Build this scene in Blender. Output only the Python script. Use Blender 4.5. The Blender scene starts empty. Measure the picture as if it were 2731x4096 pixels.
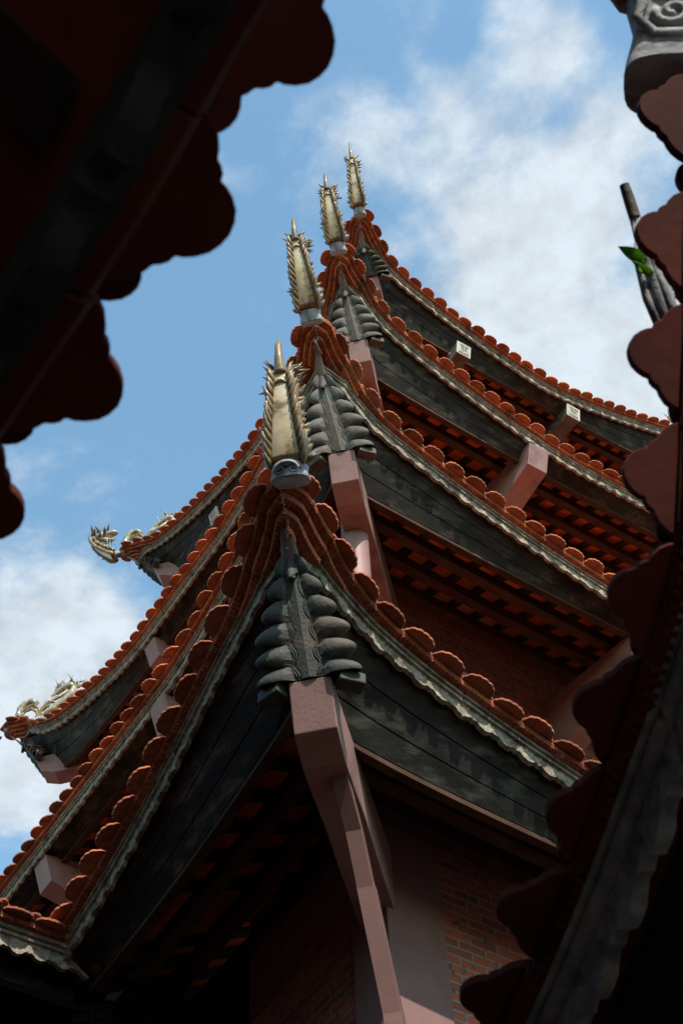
import bpy, math, random
import numpy as np
from mathutils import Vector, Matrix
random.seed(7); rnd = random.Random(11)
SC = bpy.context.scene
COL = SC.collection
R_ = math.radians
def V3(*a): return np.array(a, float)

# ------------------------------------------------------------------ camera
FW = V3(0.0, 0.60257, 0.79807); RT = V3(0.99851, 0.04348, -0.03283); UP = V3(0.05449, -0.79688, 0.60168)
cam = bpy.data.cameras.new('camera'); co = bpy.data.objects.new('camera', cam); COL.objects.link(co)
cam.sensor_fit = 'VERTICAL'; cam.sensor_height = 36.0; cam.sensor_width = 24.0
cam.lens = 36.0 * 6316.4 / 4096.0
cam.clip_start = 0.05; cam.clip_end = 3000
m = Matrix.Identity(4)
for i in range(3):
    m[i][0] = RT[i]; m[i][1] = UP[i]; m[i][2] = -FW[i]
co.matrix_world = m
cam.dof.use_dof = True; cam.dof.focus_distance = 14.0; cam.dof.aperture_fstop = 9.0
SC.camera = co

# ------------------------------------------------------------------ light
SUN_AZ, SUN_EL = -69.0, 44.0           # direction towards the sun (math angle in plan)
sd = Vector((math.cos(R_(SUN_AZ)) * math.cos(R_(SUN_EL)), math.sin(R_(SUN_AZ)) * math.cos(R_(SUN_EL)), math.sin(R_(SUN_EL))))
sl = bpy.data.lights.new('sun', 'SUN'); sl.energy = 4.1; sl.angle = R_(0.53); sl.color = (1.0, 0.93, 0.84)
so = bpy.data.objects.new('sun', sl); COL.objects.link(so)
so.rotation_euler = sd.to_track_quat('Z', 'Y').to_euler()

w = bpy.data.worlds.new('World'); SC.world = w; w.use_nodes = True
nt = w.node_tree; nt.nodes.clear()
def N(t, **k):
    n = nt.nodes.new(t)
    for a, b in k.items():
        if a.startswith('in_'): n.inputs[a[3:]].default_value = b
        else: setattr(n, a, b)
    return n
L = lambda a, b: nt.links.new(a, b)
out = N('ShaderNodeOutputWorld'); sky = N('ShaderNodeTexSky', sky_type='NISHITA', sun_disc=False)
sky.sun_elevation = R_(SUN_EL); sky.sun_rotation = R_(90 - SUN_AZ); sky.altitude = 300; sky.air_density = 1.0; sky.dust_density = 0.7; sky.ozone_density = 0.0
bgs = N('ShaderNodeBackground'); bgs.inputs['Strength'].default_value = 0.15
tint = N('ShaderNodeMix', data_type='RGBA', blend_type='MULTIPLY'); tint.inputs[0].default_value = 1.0; tint.inputs[7].default_value = (1.06, 1.32, 1.20, 1)   # camera white balance of the blue
L(sky.outputs[0], tint.inputs[6]); L(tint.outputs[2], bgs.inputs['Color'])
bgc = N('ShaderNodeBackground'); bgc.inputs['Color'].default_value = (0.84, 0.93, 1.0, 1); bgc.inputs['Strength'].default_value = 0.47
tc = N('ShaderNodeTexCoord'); sx = N('ShaderNodeSeparateXYZ'); L(tc.outputs['Generated'], sx.inputs[0])
zz = N('ShaderNodeMath', operation='MAXIMUM'); L(sx.outputs['Z'], zz.inputs[0]); zz.inputs[1].default_value = 0.12
dxn = N('ShaderNodeMath', operation='DIVIDE'); L(sx.outputs['X'], dxn.inputs[0]); L(zz.outputs[0], dxn.inputs[1])
dyn = N('ShaderNodeMath', operation='DIVIDE'); L(sx.outputs['Y'], dyn.inputs[0]); L(zz.outputs[0], dyn.inputs[1])
q = N('ShaderNodeCombineXYZ'); L(dxn.outputs[0], q.inputs[0]); L(dyn.outputs[0], q.inputs[1])
n1 = N('ShaderNodeTexNoise'); n1.inputs['Scale'].default_value = 10.0; n1.inputs['Detail'].default_value = 8; n1.inputs['Roughness'].default_value = 0.60; n1.inputs['Distortion'].default_value = 0.15
mp = N('ShaderNodeMapping'); mp.inputs['Location'].default_value = (3.1, 1.7, 0.4); mp.inputs['Scale'].default_value = (1.0, 1.0, 1.0); mp.inputs['Rotation'].default_value = (0, 0, 0.6)
L(q.outputs[0], mp.inputs[0]); L(mp.outputs[0], n1.inputs['Vector'])
acc = None
for (cx, cy, r, wt) in ((0.200, 0.640, 0.16, 0.62), (0.125, 0.545, 0.10, 0.44), (0.07, 0.46, 0.09, 0.20), (0.015, 0.415, 0.06, 0.12), (0.150, 0.385, 0.07, 0.26), (0.17, 0.50, 0.08, 0.14), (0.21, 0.46, 0.10, 0.20), (0.15, 0.47, 0.17, 0.14), (-0.30, 0.97, 0.24, 0.62), (-0.22, 0.82, 0.10, 0.22),
                        (-0.43, 0.86, 0.2, 0.1), (0.5, 0.7, 0.3, 0.5), (-0.6, 0.2, 0.4, 0.3), (0.3, -0.5, 0.5, 0.4), (-0.02, 0.60, 0.07, -0.12), (-0.13, 0.60, 0.14, -0.25), (0.0, 0.36, 0.07, -0.12), (0.165, 0.435, 0.03, -0.12), (0.09, 0.375, 0.03, -0.12)):
    d = N('ShaderNodeVectorMath', operation='DISTANCE'); L(q.outputs[0], d.inputs[0]); d.inputs[1].default_value = (cx, cy, 0)
    mr = N('ShaderNodeMapRange', interpolation_type='SMOOTHSTEP'); L(d.outputs['Value'], mr.inputs[0])
    mr.inputs[1].default_value = 0; mr.inputs[2].default_value = r; mr.inputs[3].default_value = wt; mr.inputs[4].default_value = 0
    if acc is None: acc = mr.outputs[0]
    else:
        ad = N('ShaderNodeMath', operation='ADD'); L(acc, ad.inputs[0]); L(mr.outputs[0], ad.inputs[1]); acc = ad.outputs[0]
ad = N('ShaderNodeMath', operation='ADD'); L(acc, ad.inputs[0]); L(n1.outputs[0], ad.inputs[1])
cm = N('ShaderNodeMapRange', interpolation_type='SMOOTHSTEP'); L(ad.outputs[0], cm.inputs[0])
cm.inputs[1].default_value = 0.50; cm.inputs[2].default_value = 0.92; cm.inputs[3].default_value = 0.0; cm.inputs[4].default_value = 0.95
n2 = N('ShaderNodeTexNoise'); n2.inputs['Scale'].default_value = 26.0; n2.inputs['Detail'].default_value = 7; n2.inputs['Roughness'].default_value = 0.6; L(mp.outputs[0], n2.inputs['Vector'])
cs = N('ShaderNodeMapRange'); L(n2.outputs[0], cs.inputs[0]); cs.inputs[1].default_value = 0.35; cs.inputs[2].default_value = 0.62; cs.inputs[3].default_value = 0.43; cs.inputs[4].default_value = 0.53; L(cs.outputs[0], bgc.inputs['Strength'])
sc2 = N('ShaderNodeMath', operation='MULTIPLY_ADD'); L(n2.outputs[0], sc2.inputs[0]); sc2.inputs[1].default_value = 0.20; sc2.inputs[2].default_value = -0.10; ad2 = N('ShaderNodeMath', operation='ADD'); L(ad.outputs[0], ad2.inputs[0]); L(sc2.outputs[0], ad2.inputs[1]); L(ad2.outputs[0], cm.inputs[0])
mx = N('ShaderNodeMixShader'); L(cm.outputs[0], mx.inputs[0]); L(bgs.outputs[0], mx.inputs[1]); L(bgc.outputs[0], mx.inputs[2])
L(mx.outputs[0], out.inputs[0])
SC.view_settings.view_transform = 'Standard'; SC.view_settings.look = 'None'; SC.view_settings.gamma = 1.0
SC.view_settings.exposure = 0.85
SC.cycles.max_bounces = 5; SC.cycles.diffuse_bounces = 3

# ------------------------------------------------------------------ materials
def per_tile(M, amt=0.45):
    t = M.node_tree; b = t.nodes['Principled BSDF']; lk = b.inputs['Base Color'].links[0]; src = lk.from_socket
    g_ = t.nodes.new('ShaderNodeNewGeometry'); mr = t.nodes.new('ShaderNodeMapRange'); t.links.new(g_.outputs['Random Per Island'], mr.inputs[0]); mr.inputs[3].default_value = 1 - amt; mr.inputs[4].default_value = 1 + amt * 0.5
    hs = t.nodes.new('ShaderNodeHueSaturation'); t.links.new(src, hs.inputs['Color']); t.links.new(mr.outputs[0], hs.inputs['Value']); t.links.new(hs.outputs[0], b.inputs['Base Color']); return M
def mat(name, base, rough=0.8, var=None, vscale=6.0, stretch=(1, 1, 1), bump=0.3, bscale=40.0, spec=0.3, var2=None, v2scale=1.5, v2lo=0.5, v2hi=0.62, coat=0.0, metallic=0.0, lo=0.35, hi=0.65, bdist=0.01):
    M = bpy.data.materials.new(name); M.use_nodes = True; t = M.node_tree; b = t.nodes['Principled BSDF']
    def n(ty): return t.nodes.new(ty)
    tcd = n('ShaderNodeTexCoord'); mpp = n('ShaderNodeMapping'); t.links.new(tcd.outputs['Object'], mpp.inputs[0]); mpp.inputs['Scale'].default_value = stretch
    no = n('ShaderNodeTexNoise'); no.inputs['Scale'].default_value = vscale; no.inputs['Detail'].default_value = 8; no.inputs['Roughness'].default_value = 0.62
    t.links.new(mpp.outputs[0], no.inputs['Vector'])
    cr = n('ShaderNodeMapRange'); cr.inputs[1].default_value = lo; cr.inputs[2].default_value = hi; t.links.new(no.outputs[0], cr.inputs[0])
    mxx = n('ShaderNodeMix'); mxx.data_type = 'RGBA'; t.links.new(cr.outputs[0], mxx.inputs[0])
    mxx.inputs[6].default_value = (*base, 1); mxx.inputs[7].default_value = (*(var or base), 1)
    res = mxx.outputs[2]
    if var2:
        n2 = n('ShaderNodeTexNoise'); n2.inputs['Scale'].default_value = v2scale; n2.inputs['Detail'].default_value = 6; n2.inputs['Roughness'].default_value = 0.65
        t.links.new(mpp.outputs[0], n2.inputs['Vector'])
        c2 = n('ShaderNodeMapRange'); c2.inputs[1].default_value = v2lo; c2.inputs[2].default_value = v2hi; t.links.new(n2.outputs[0], c2.inputs[0])
        m2 = n('ShaderNodeMix'); m2.data_type = 'RGBA'; t.links.new(c2.outputs[0], m2.inputs[0]); t.links.new(res, m2.inputs[6]); m2.inputs[7].default_value = (*var2, 1); res = m2.outputs[2]
    t.links.new(res, b.inputs['Base Color'])
    b.inputs['Roughness'].default_value = rough; b.inputs['Specular IOR Level'].default_value = spec; b.inputs['Metallic'].default_value = metallic; b.inputs['Coat Weight'].default_value = coat; b.inputs['Coat Roughness'].default_value = 0.12
    if bump:
        nb = n('ShaderNodeTexNoise'); nb.inputs['Scale'].default_value = bscale; nb.inputs['Detail'].default_value = 6
        t.links.new(mpp.outputs[0], nb.inputs['Vector'])
        bp = n('ShaderNodeBump'); bp.inputs['Strength'].default_value = bump; bp.inputs['Distance'].default_value = bdist
        t.links.new(nb.outputs[0], bp.inputs['Height']); t.links.new(bp.outputs[0], b.inputs['Normal'])
    return M
TERRA = mat('terracotta', (0.42, 0.125, 0.046), 0.8, (0.27, 0.075, 0.032), 9, bump=0.6, bscale=60, var2=(0.10, 0.05, 0.035), v2scale=5, v2lo=0.52, v2hi=0.68)
TERRA_OLD = mat('weathered_terracotta', (0.38, 0.115, 0.050), 0.85, (0.23, 0.064, 0.032), 12, bump=0.6, bscale=70, var2=(0.30, 0.26, 0.22), v2scale=7, v2lo=0.62, v2hi=0.72)
TERRA_DK = mat('shaded_hall_terracotta', (0.085, 0.014, 0.008), 0.85, (0.05, 0.008, 0.005), 5, bump=0.15, bscale=25, spec=0.15)  # terracotta copy darkened to stand in for shade on the near eaves
TERRA_IN = mat('roof_tile_inside', (0.62, 0.15, 0.035), 0.7, (0.42, 0.08, 0.02), 5, bump=0.2)
TERRA_HALL = mat('shade_toned_hall_terracotta', (0.070, 0.013, 0.008), 0.85, (0.042, 0.008, 0.005), 5, bump=0.15, bscale=25, spec=0.12)  # terracotta copy with the right eave's shade put into its colour
per_tile(TERRA); per_tile(TERRA_OLD); per_tile(TERRA_HALL); per_tile(TERRA_DK)
FASC = mat('carved_grey_wood', (0.30, 0.262, 0.20), 0.8, (0.12, 0.10, 0.074), 22, bump=0.8, bscale=70, var2=(0.06, 0.045, 0.032), v2scale=7, v2lo=0.48, v2hi=0.68)
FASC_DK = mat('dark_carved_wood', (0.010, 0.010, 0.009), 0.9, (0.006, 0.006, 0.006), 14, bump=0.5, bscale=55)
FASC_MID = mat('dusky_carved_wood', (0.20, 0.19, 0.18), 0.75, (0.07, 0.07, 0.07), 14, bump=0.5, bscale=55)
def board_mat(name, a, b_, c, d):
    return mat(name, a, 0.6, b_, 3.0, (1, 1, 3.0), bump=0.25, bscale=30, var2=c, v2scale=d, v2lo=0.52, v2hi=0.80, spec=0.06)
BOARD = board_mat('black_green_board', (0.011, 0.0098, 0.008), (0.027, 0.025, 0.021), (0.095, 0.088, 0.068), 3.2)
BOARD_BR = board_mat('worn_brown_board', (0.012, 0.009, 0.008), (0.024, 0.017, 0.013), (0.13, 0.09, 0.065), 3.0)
PURL = mat('purlin_wood', (0.06, 0.032, 0.02), 0.85, (0.03, 0.016, 0.011), 5, (1, 1, 1), bump=0.3, spec=0.1)
PAINT = mat('mauve_paint', (0.235, 0.132, 0.115), 0.55, (0.19, 0.104, 0.09), 2.2, bump=0.35, bscale=38, spec=0.25, var2=(0.12, 0.066, 0.058), v2scale=2.6, v2lo=0.50, v2hi=0.70, bdist=0.006)
PIERP = mat('shaded_pier_paint', (0.17, 0.095, 0.085), 0.6, (0.13, 0.070, 0.062), 2.2, bump=0.35, bscale=38, spec=0.15, bdist=0.006)  # copy of the mauve paint, darkened for the shade on the pier
PAINTP = mat('brown_drain_paint', (0.125, 0.058, 0.045), 0.5, (0.10, 0.046, 0.036), 3, bump=0.1, spec=0.4)
CORB = mat('carved_dark_wood', (0.021, 0.023, 0.019), 0.7, (0.044, 0.047, 0.038), 6, bump=0.5, bscale=45, var2=(0.085, 0.055, 0.035), v2scale=3.5, v2lo=0.54, v2hi=0.66)
CORB_BR = mat('carved_brown_wood', (0.070, 0.055, 0.041), 0.7, (0.04, 0.032, 0.025), 6, bump=0.5, bscale=45, var2=(0.08, 0.085, 0.075), v2scale=3.5, v2lo=0.48, v2hi=0.6)
GREY_CH = mat('grey_carved_block', (0.40, 0.39, 0.34), 0.8, (0.28, 0.27, 0.23), 10, bump=0.4)
PLAST = mat('grey_plaster', (0.30, 0.31, 0.32), 0.88, (0.17, 0.175, 0.18), 9, bump=0.6, bscale=35, var2=(0.08, 0.08, 0.08), v2scale=6, v2lo=0.56, v2hi=0.68)
MORT = mat('mortar', (0.42, 0.38, 0.33), 0.95, (0.25, 0.2, 0.17), 12, bump=0.8, bscale=50)
BELLY = mat('cream_glaze', (0.55, 0.45, 0.30), 0.38, (0.32, 0.22, 0.10), 6, bump=0.2, bscale=14, coat=0.3, var2=(0.12, 0.085, 0.035), v2scale=6, v2lo=0.53, v2hi=0.64)
SPIKE = mat('olive_glaze', (0.24, 0.165, 0.07), 0.48, (0.08, 0.050, 0.022), 9, bump=0.3, bscale=30, coat=0.12, var2=(0.06, 0.07, 0.07), v2scale=8, v2lo=0.55, v2hi=0.66)
GREENG = mat('grey_green_glaze', (0.22, 0.20, 0.12), 0.45, (0.10, 0.12, 0.105), 10, bump=0.2, bscale=30, coat=0.5, var2=(0.50, 0.42, 0.26), v2scale=7, v2lo=0.52, v2hi=0.62)
METAL = mat('rusty_metal_cap', (0.10, 0.055, 0.045), 0.5, (0.06, 0.035, 0.03), 6, bump=0.1, spec=0.5)
LEAF = mat('leaf_green', (0.13, 0.25, 0.03), 0.5, (0.09, 0.18, 0.02), 8, bump=0.1)
_t = LEAF.node_tree; _b = _t.nodes['Principled BSDF']; _tr = _t.nodes.new('ShaderNodeBsdfTranslucent'); _tr.inputs[0].default_value = (0.20, 0.36, 0.04, 1); _mx = _t.nodes.new('ShaderNodeMixShader'); _mx.inputs[0].default_value = 0.55
_t.links.new(_b.outputs[0], _mx.inputs[1]); _t.links.new(_tr.outputs[0], _mx.inputs[2]); _t.links.new(_mx.outputs[0], _t.nodes['Material Output'].inputs[0])
GROUND = mat('courtyard_stone', (0.075, 0.07, 0.065), 0.9, (0.05, 0.047, 0.045), 2, bump=0.3)
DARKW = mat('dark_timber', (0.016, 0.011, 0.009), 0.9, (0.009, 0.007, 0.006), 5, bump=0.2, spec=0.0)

def brick_mat(name):
    M = bpy.data.materials.new(name); M.use_nodes = True; t = M.node_tree; b = t.nodes['Principled BSDF']
    tcd = t.nodes.new('ShaderNodeTexCoord'); sp = t.nodes.new('ShaderNodeSeparateXYZ'); cb = t.nodes.new('ShaderNodeCombineXYZ')
    t.links.new(tcd.outputs['Object'], sp.inputs[0]); t.links.new(sp.outputs['X'], cb.inputs[0]); t.links.new(sp.outputs['Z'], cb.inputs[1])
    nd = t.nodes.new('ShaderNodeTexNoise'); nd.inputs['Scale'].default_value = 9; t.links.new(cb.outputs[0], nd.inputs['Vector'])
    va = t.nodes.new('ShaderNodeVectorMath'); va.operation = 'MULTIPLY_ADD'; t.links.new(nd.outputs['Color'], va.inputs[0]); va.inputs[1].default_value = (0.02, 0.02, 0); t.links.new(cb.outputs[0], va.inputs[2])
    br = t.nodes.new('ShaderNodeTexBrick'); t.links.new(va.outputs[0], br.inputs['Vector'])
    br.inputs['Scale'].default_value = 1.0; br.inputs['Brick Width'].default_value = 0.23; br.inputs['Row Height'].default_value = 0.075; br.inputs['Mortar Size'].default_value = 0.008
    br.inputs['Color1'].default_value = (0.30, 0.070, 0.028, 1); br.inputs['Color2'].default_value = (0.15, 0.042, 0.024, 1); br.inputs['Mortar'].default_value = (0.17, 0.165, 0.15, 1); br.inputs['Bias'].default_value = -0.1
    no = t.nodes.new('ShaderNodeTexNoise'); no.inputs['Scale'].default_value = 12; no.inputs['Detail'].default_value = 6; t.links.new(cb.outputs[0], no.inputs['Vector'])
    mr = t.nodes.new('ShaderNodeMapRange'); mr.inputs[1].default_value = 0.56; mr.inputs[2].default_value = 0.66; t.links.new(no.outputs[0], mr.inputs[0])
    mxx = t.nodes.new('ShaderNodeMix'); mxx.data_type = 'RGBA'; t.links.new(mr.outputs[0], mxx.inputs[0]); t.links.new(br.outputs['Color'], mxx.inputs[6]); mxx.inputs[7].default_value = (0.07, 0.05, 0.04, 1)
    t.links.new(mxx.outputs[2], b.inputs['Base Color']); b.inputs['Roughness'].default_value = 0.9
    bp = t.nodes.new('ShaderNodeBump'); bp.inputs['Distance'].default_value = 0.012; bp.inputs['Strength'].default_value = 0.8
    iv = t.nodes.new('ShaderNodeMath'); iv.operation = 'SUBTRACT'; iv.inputs[0].default_value = 1; t.links.new(br.outputs['Fac'], iv.inputs[1]); t.links.new(iv.outputs[0], bp.inputs['Height']); t.links.new(bp.outputs[0], b.inputs['Normal'])
    return M
BRICK = brick_mat('red_brickwork')

# ------------------------------------------------------------------ mesh helpers
class MB:
    def __init__(s): s.v = []; s.f = []
    def add(s, vs, fs):
        o = len(s.v); s.v += [tuple(float(c) for c in p) for p in vs]; s.f += [tuple(i + o for i in f) for f in fs]
    def box(s, c, ax, ay, az):
        c, ax, ay, az = map(np.asarray, (c, ax, ay, az))
        vs = [c + i * ax + j * ay + k * az for i in (-1, 1) for j in (-1, 1) for k in (-1, 1)]
        s.add(vs, [(0, 1, 3, 2), (4, 6, 7, 5), (0, 4, 5, 1), (2, 3, 7, 6), (0, 2, 6, 4), (1, 5, 7, 3)])
    def rings(s, rings, closed=True, caps=True):
        n = len(rings[0]); vs = [p for r in rings for p in r]; fs = []
        for i in range(len(rings) - 1):
            for j in range(n if closed else n - 1):
                k = (j + 1) % n; fs.append((i * n + j, i * n + k, (i + 1) * n + k, (i + 1) * n + j))
        if caps and closed:
            fs.append(tuple(range(n - 1, -1, -1))); fs.append(tuple((len(rings) - 1) * n + j for j in range(n)))
        s.add(vs, fs)
    def prism(s, pts, nrm):
        """pts: 3-D outline; extruded by nrm"""
        a = [np.asarray(p, float) for p in pts]; s.rings([a, [p + nrm for p in a]])
    def tube(s, path, rad, n=8, flat=1.0, ref=None):
        path = [np.asarray(p, float) for p in path]; rings = []
        if not hasattr(rad, '__len__'): rad = [rad] * len(path)
        ref = np.asarray(ref if ref is not None else (0.13, 0.27, 0.95), float)
        for i, p in enumerate(path):
            t = path[min(i + 1, len(path) - 1)] - path[max(i - 1, 0)]; t = t / (np.linalg.norm(t) + 1e-9)
            a = np.cross(t, ref); a = a / (np.linalg.norm(a) + 1e-9); b = np.cross(t, a)
            rings.append([p + rad[i] * (a * math.cos(2 * math.pi * k / n) + flat * b * math.sin(2 * math.pi * k / n)) for k in range(n)])
        s.rings(rings)
    def knob(s, c, ax, ay, az, nu=20, nv=12, e=0.62):
        f = lambda v: math.copysign(abs(v) ** e, v); c, ax, ay, az = map(np.asarray, (c, ax, ay, az)); rings = []
        for i in range(nv + 1):
            th = math.pi * (i + 0.05) / (nv + 0.1); rings.append([c + az * f(math.cos(th)) * (0.72 + 0.28 * abs(math.cos(th))) + abs(math.sin(th)) ** e * (ax * f(math.cos(2 * math.pi * j / nu)) + ay * f(math.sin(2 * math.pi * j / nu))) for j in range(nu)])
        s.rings(rings)
    def ball(s, c, ax, ay, az, nu=10, nv=7):
        c, ax, ay, az = map(np.asarray, (c, ax, ay, az)); rings = []
        for i in range(nv + 1):
            th = math.pi * (i + 0.02) / (nv + 0.04); rings.append([c + az * math.cos(th) + math.sin(th) * (ax * math.cos(2 * math.pi * j / nu) + ay * math.sin(2 * math.pi * j / nu)) for j in range(nu)])
        s.rings(rings)
    def obj(s, name, material, parent=None, smooth=False, bevel=0.0, angle=35, local=None):
        me = bpy.data.meshes.new(name); o = bpy.data.objects.new(name, me); COL.objects.link(o)
        v = np.array(s.v)
        org = np.zeros(3)
        if parent is not None:
            o.parent = parent; pw = parent.get('_w', (0, 0, 0)); org = np.array(pw, float)
        me.from_pydata([tuple(p) for p in (v - org)], [], s.f); me.update()
        bmn = __import__('bmesh'); bm = bmn.new(); bm.from_mesh(me); bmn.ops.recalc_face_normals(bm, faces=bm.faces); bm.to_mesh(me); bm.free()
        o['_w'] = tuple(org)
        for mm in (material if isinstance(material, (list, tuple)) else [material]): me.materials.append(mm)
        if smooth: me.shade_smooth()
        if smooth and angle:
            try: me.set_sharp_from_angle(angle=R_(angle))
            except Exception: pass
        if bevel:
            b = o.modifiers.new('bevel', 'BEVEL'); b.width = bevel; b.segments = 2; b.limit_method = 'ANGLE'
        return o
def tag(o, label, cat, group=None):
    o['label'] = label; o['category'] = cat
    if group: o['group'] = group
    return o
def thing(name, loc, label, cat, group=None):
    o = bpy.data.objects.new(name, None); COL.objects.link(o); o.location = tuple(float(c) for c in loc); o['_w'] = tuple(float(c) for c in loc); o.empty_display_size = 0.2
    return tag(o, label, cat, group)

# ------------------------------------------------------------------ ground
g = MB(); g.add([(-400, -400, -1.6), (400, -400, -1.6), (400, 400, -1.6), (-400, 400, -1.6)], [(0, 1, 2, 3)])
o = g.obj('ground', GROUND); o['kind'] = 'structure'

# ------------------------------------------------------------------ tower frame
AZ = R_(35.1345); ER = np.array([math.cos(AZ), math.sin(AZ)]); EL = np.array([-math.sin(AZ), math.cos(AZ)])
C4 = np.array([0.6549, 12.4829])
TD = {1: 4.1544, 2: 2.5776, 3: 1.2872, 4: 0.0}
TZ = {1: 7.0333, 2: 12.4985, 3: 17.4657, 4: 22.2947}
TK = {1: 0.08, 2: 0.32, 3: 0.42, 4: 0.11}
TW = {1: 7.7, 2: 6.1, 3: 4.7195, 4: 3.6}
WARP = {1: (0.061, 0.16), 2: (-0.10, 0.02), 3: (-0.089, 0.0), 4: (-0.013, 0.11)}
PROW_Z = {1: 0.07, 2: 0.24, 3: 0.10, 4: 0.16}
PROW_O = {1: 0.22, 2: 0.24, 3: 0.24, 4: 0.24}
SKB = {1: (-0.05, 0.40), 2: (0.0, 0.42), 3: (-0.05, 0.55), 4: (-0.05, 0.5)}
CF = {t: C4 - TD[t] * (ER + EL) for t in TD}
DG = -(ER + EL) / math.sqrt(2); LAT = (ER - EL) / math.sqrt(2)
def flr(s): s = max(s, 0.0); return 0.197 * max(1 - s / 3.544, 0) ** 2 + 0.046 * math.exp(-s / 0.45)
FL0 = flr(0)
def rise(t, s):
    e = 0.12 * max(-s, 0); s = max(s, 0)
    return 0.80 * max(1 - s / 3.544, 0) ** 1.231 + TK[t] * math.exp(-s / 0.45) + e
def warp(t, p):
    c = CF[t]; v = np.array([p[0], p[1]]) - c; a = float(v @ DG); d = math.hypot(*v)
    k = math.exp(-max(d - 0.5, 0) / 0.7); s = (WARP[t][0] + WARP[t][1] * (a - 0.34)) * k
    return np.array([p[0] + LAT[0] * s, p[1] + LAT[1] * s, p[2]])

class Side:
    """one eave of the tower"""
    def __init__(s, t, c, e, n, m0=True, m1=True, length=None, dw=True):
        s.t, s.c, s.e, s.n, s.m0, s.m1 = t, c, e, n, m0, m1; s.len = length or 2 * TW[t]; s.dw = dw; s.ph = 0.0; s.rise_on = (True, m1)
    def sp(s, x): return min(x, s.len - x) if s.m1 else x
    def at(s, x, o, dz):
        q = s.sp(x); p = s.c + x * s.e + s.n * (flr(q) + o); z = TZ[s.t] + rise(s.t, q) + dz
        P = V3(p[0], p[1], z)
        return warp(s.t, P) if s.dw else P
    def s0(s, o): return -(FL0 + o) if s.m0 else 0.0
    def s1(s, o): return s.len + FL0 + o if s.m1 else s.len
class Path:
    """foreground eave through measured points, index k*0.25"""
    def __init__(s, pts, n): s.p = [np.asarray(p, float) for p in pts]; s.n2 = n; s.m0 = s.m1 = False; s.len = 0.25 * (len(pts) - 1)
    def pt(s, x):
        u = min(max(x / 0.25, 0), len(s.p) - 1.0001); i = int(u); f = u - i; P = s.p
        a, b, c, d = P[max(i - 1, 0)], P[i], P[i + 1], P[min(i + 2, len(P) - 1)]
        return 0.5 * ((2 * b) + (c - a) * f + (2 * a - 5 * b + 4 * c - d) * f * f + (3 * b - a - 3 * c + d) * f ** 3)
    def at(s, x, o, dz):
        p = s.pt(x); return V3(p[0] + s.n2[0] * o, p[1] + s.n2[1] * o, p[2] + dz)
    def s0(s, o): return 0.0
    def s1(s, o): return s.len
def samples(S, o, base):
    r = list(base)
    r[0] = S.s0(o); r[-1] = S.s1(o); return r
def sweep(mb, S, prof, base, caps=True):
    """prof: list of (o, z) or callables of s"""
    rings = []
    for i in range(len(base)):
        ring = []
        for (o, z) in prof:
            oo = o(base[i]) if callable(o) else o; z_ = z(base[i]) if callable(z) else z
            x = samples(S, oo, base)[i] if i in (0, len(base) - 1) else base[i]
            ring.append(S.at(x, oo, z_))
        rings.append(ring)
    mb.rings(rings, True, caps)
def grid_s(S, step): n = max(int(round(S.len / step)), 2); return [S.len * i / n for i in range(n + 1)]

def leaf_relief(u, v):
    a = abs(u - 0.5) * 2
    h = 0.5 + 0.5 * math.cos((a * 1.15 + (1 - v) * 1.2) * 7.5)
    h2 = 1.0 if (abs(a - 0.5 - 0.35 * v) < 0.12) else 0.0
    return 0.0045 * h - 0.005 * h2 + 0.003 * (1 - v)
def pend(u):
    a = 1 - abs(u - 0.5) * 2
    return 0.050 * a ** 1.25 + 0.012 * max(0, math.cos(a * math.pi * 3.0)) * (1 - a)
def fascia(S, parent, material, per=0.175, cols=8, rows=5, H=0.106, extra=0.0, top=0.178):
    mb = MB(); n = int(S.len / per * cols) + 1; base = [S.len * i / n for i in range(n + 1)]; rings = []
    rf = random.Random(int(S.len * 100) + len(COL.objects))
    amp = [rf.uniform(0.75, 1.12) for _ in range(int(S.len / per) + 3)]; brd = [(rf.uniform(-0.005, 0.005), rf.uniform(-0.007, 0.007)) for _ in range(int(S.len / 1.3) + 3)]
    for i, x in enumerate(base):
        u = (x / per) % 1.0; zb = 0.034 - pend(u) * amp[int(x / per)] - 0.004 * math.cos(u * 6.283 * 3); pr = []; bo, bz = brd[int(x / 1.3)]; crack = -0.012 if (x % 1.3) < S.len / n * 1.01 else 0.0
        for j in range(rows + 1):
            v = j / rows; pr.append((0.004 + leaf_relief(u, v), zb + (H - zb) * v))
        pr += [(0.028, H + 0.004), (0.030, H + 0.022), (0.016, H + 0.026), (0.016, H + 0.036), (0.042, H + 0.042), (0.044, top + extra), (-0.03, top + extra), (-0.03, zb)]
        ring = []
        for (o, z) in pr:
            if 0 < i < n and o > 0: o += bo + crack; z += bz
            xx = S.s0(o) if i == 0 else (S.s1(o) if i == n else x); ring.append(S.at(xx, o, z))
        rings.append(ring)
    mb.rings(rings); return mb.obj('fascia_board', material, parent, smooth=True, angle=40)

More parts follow.
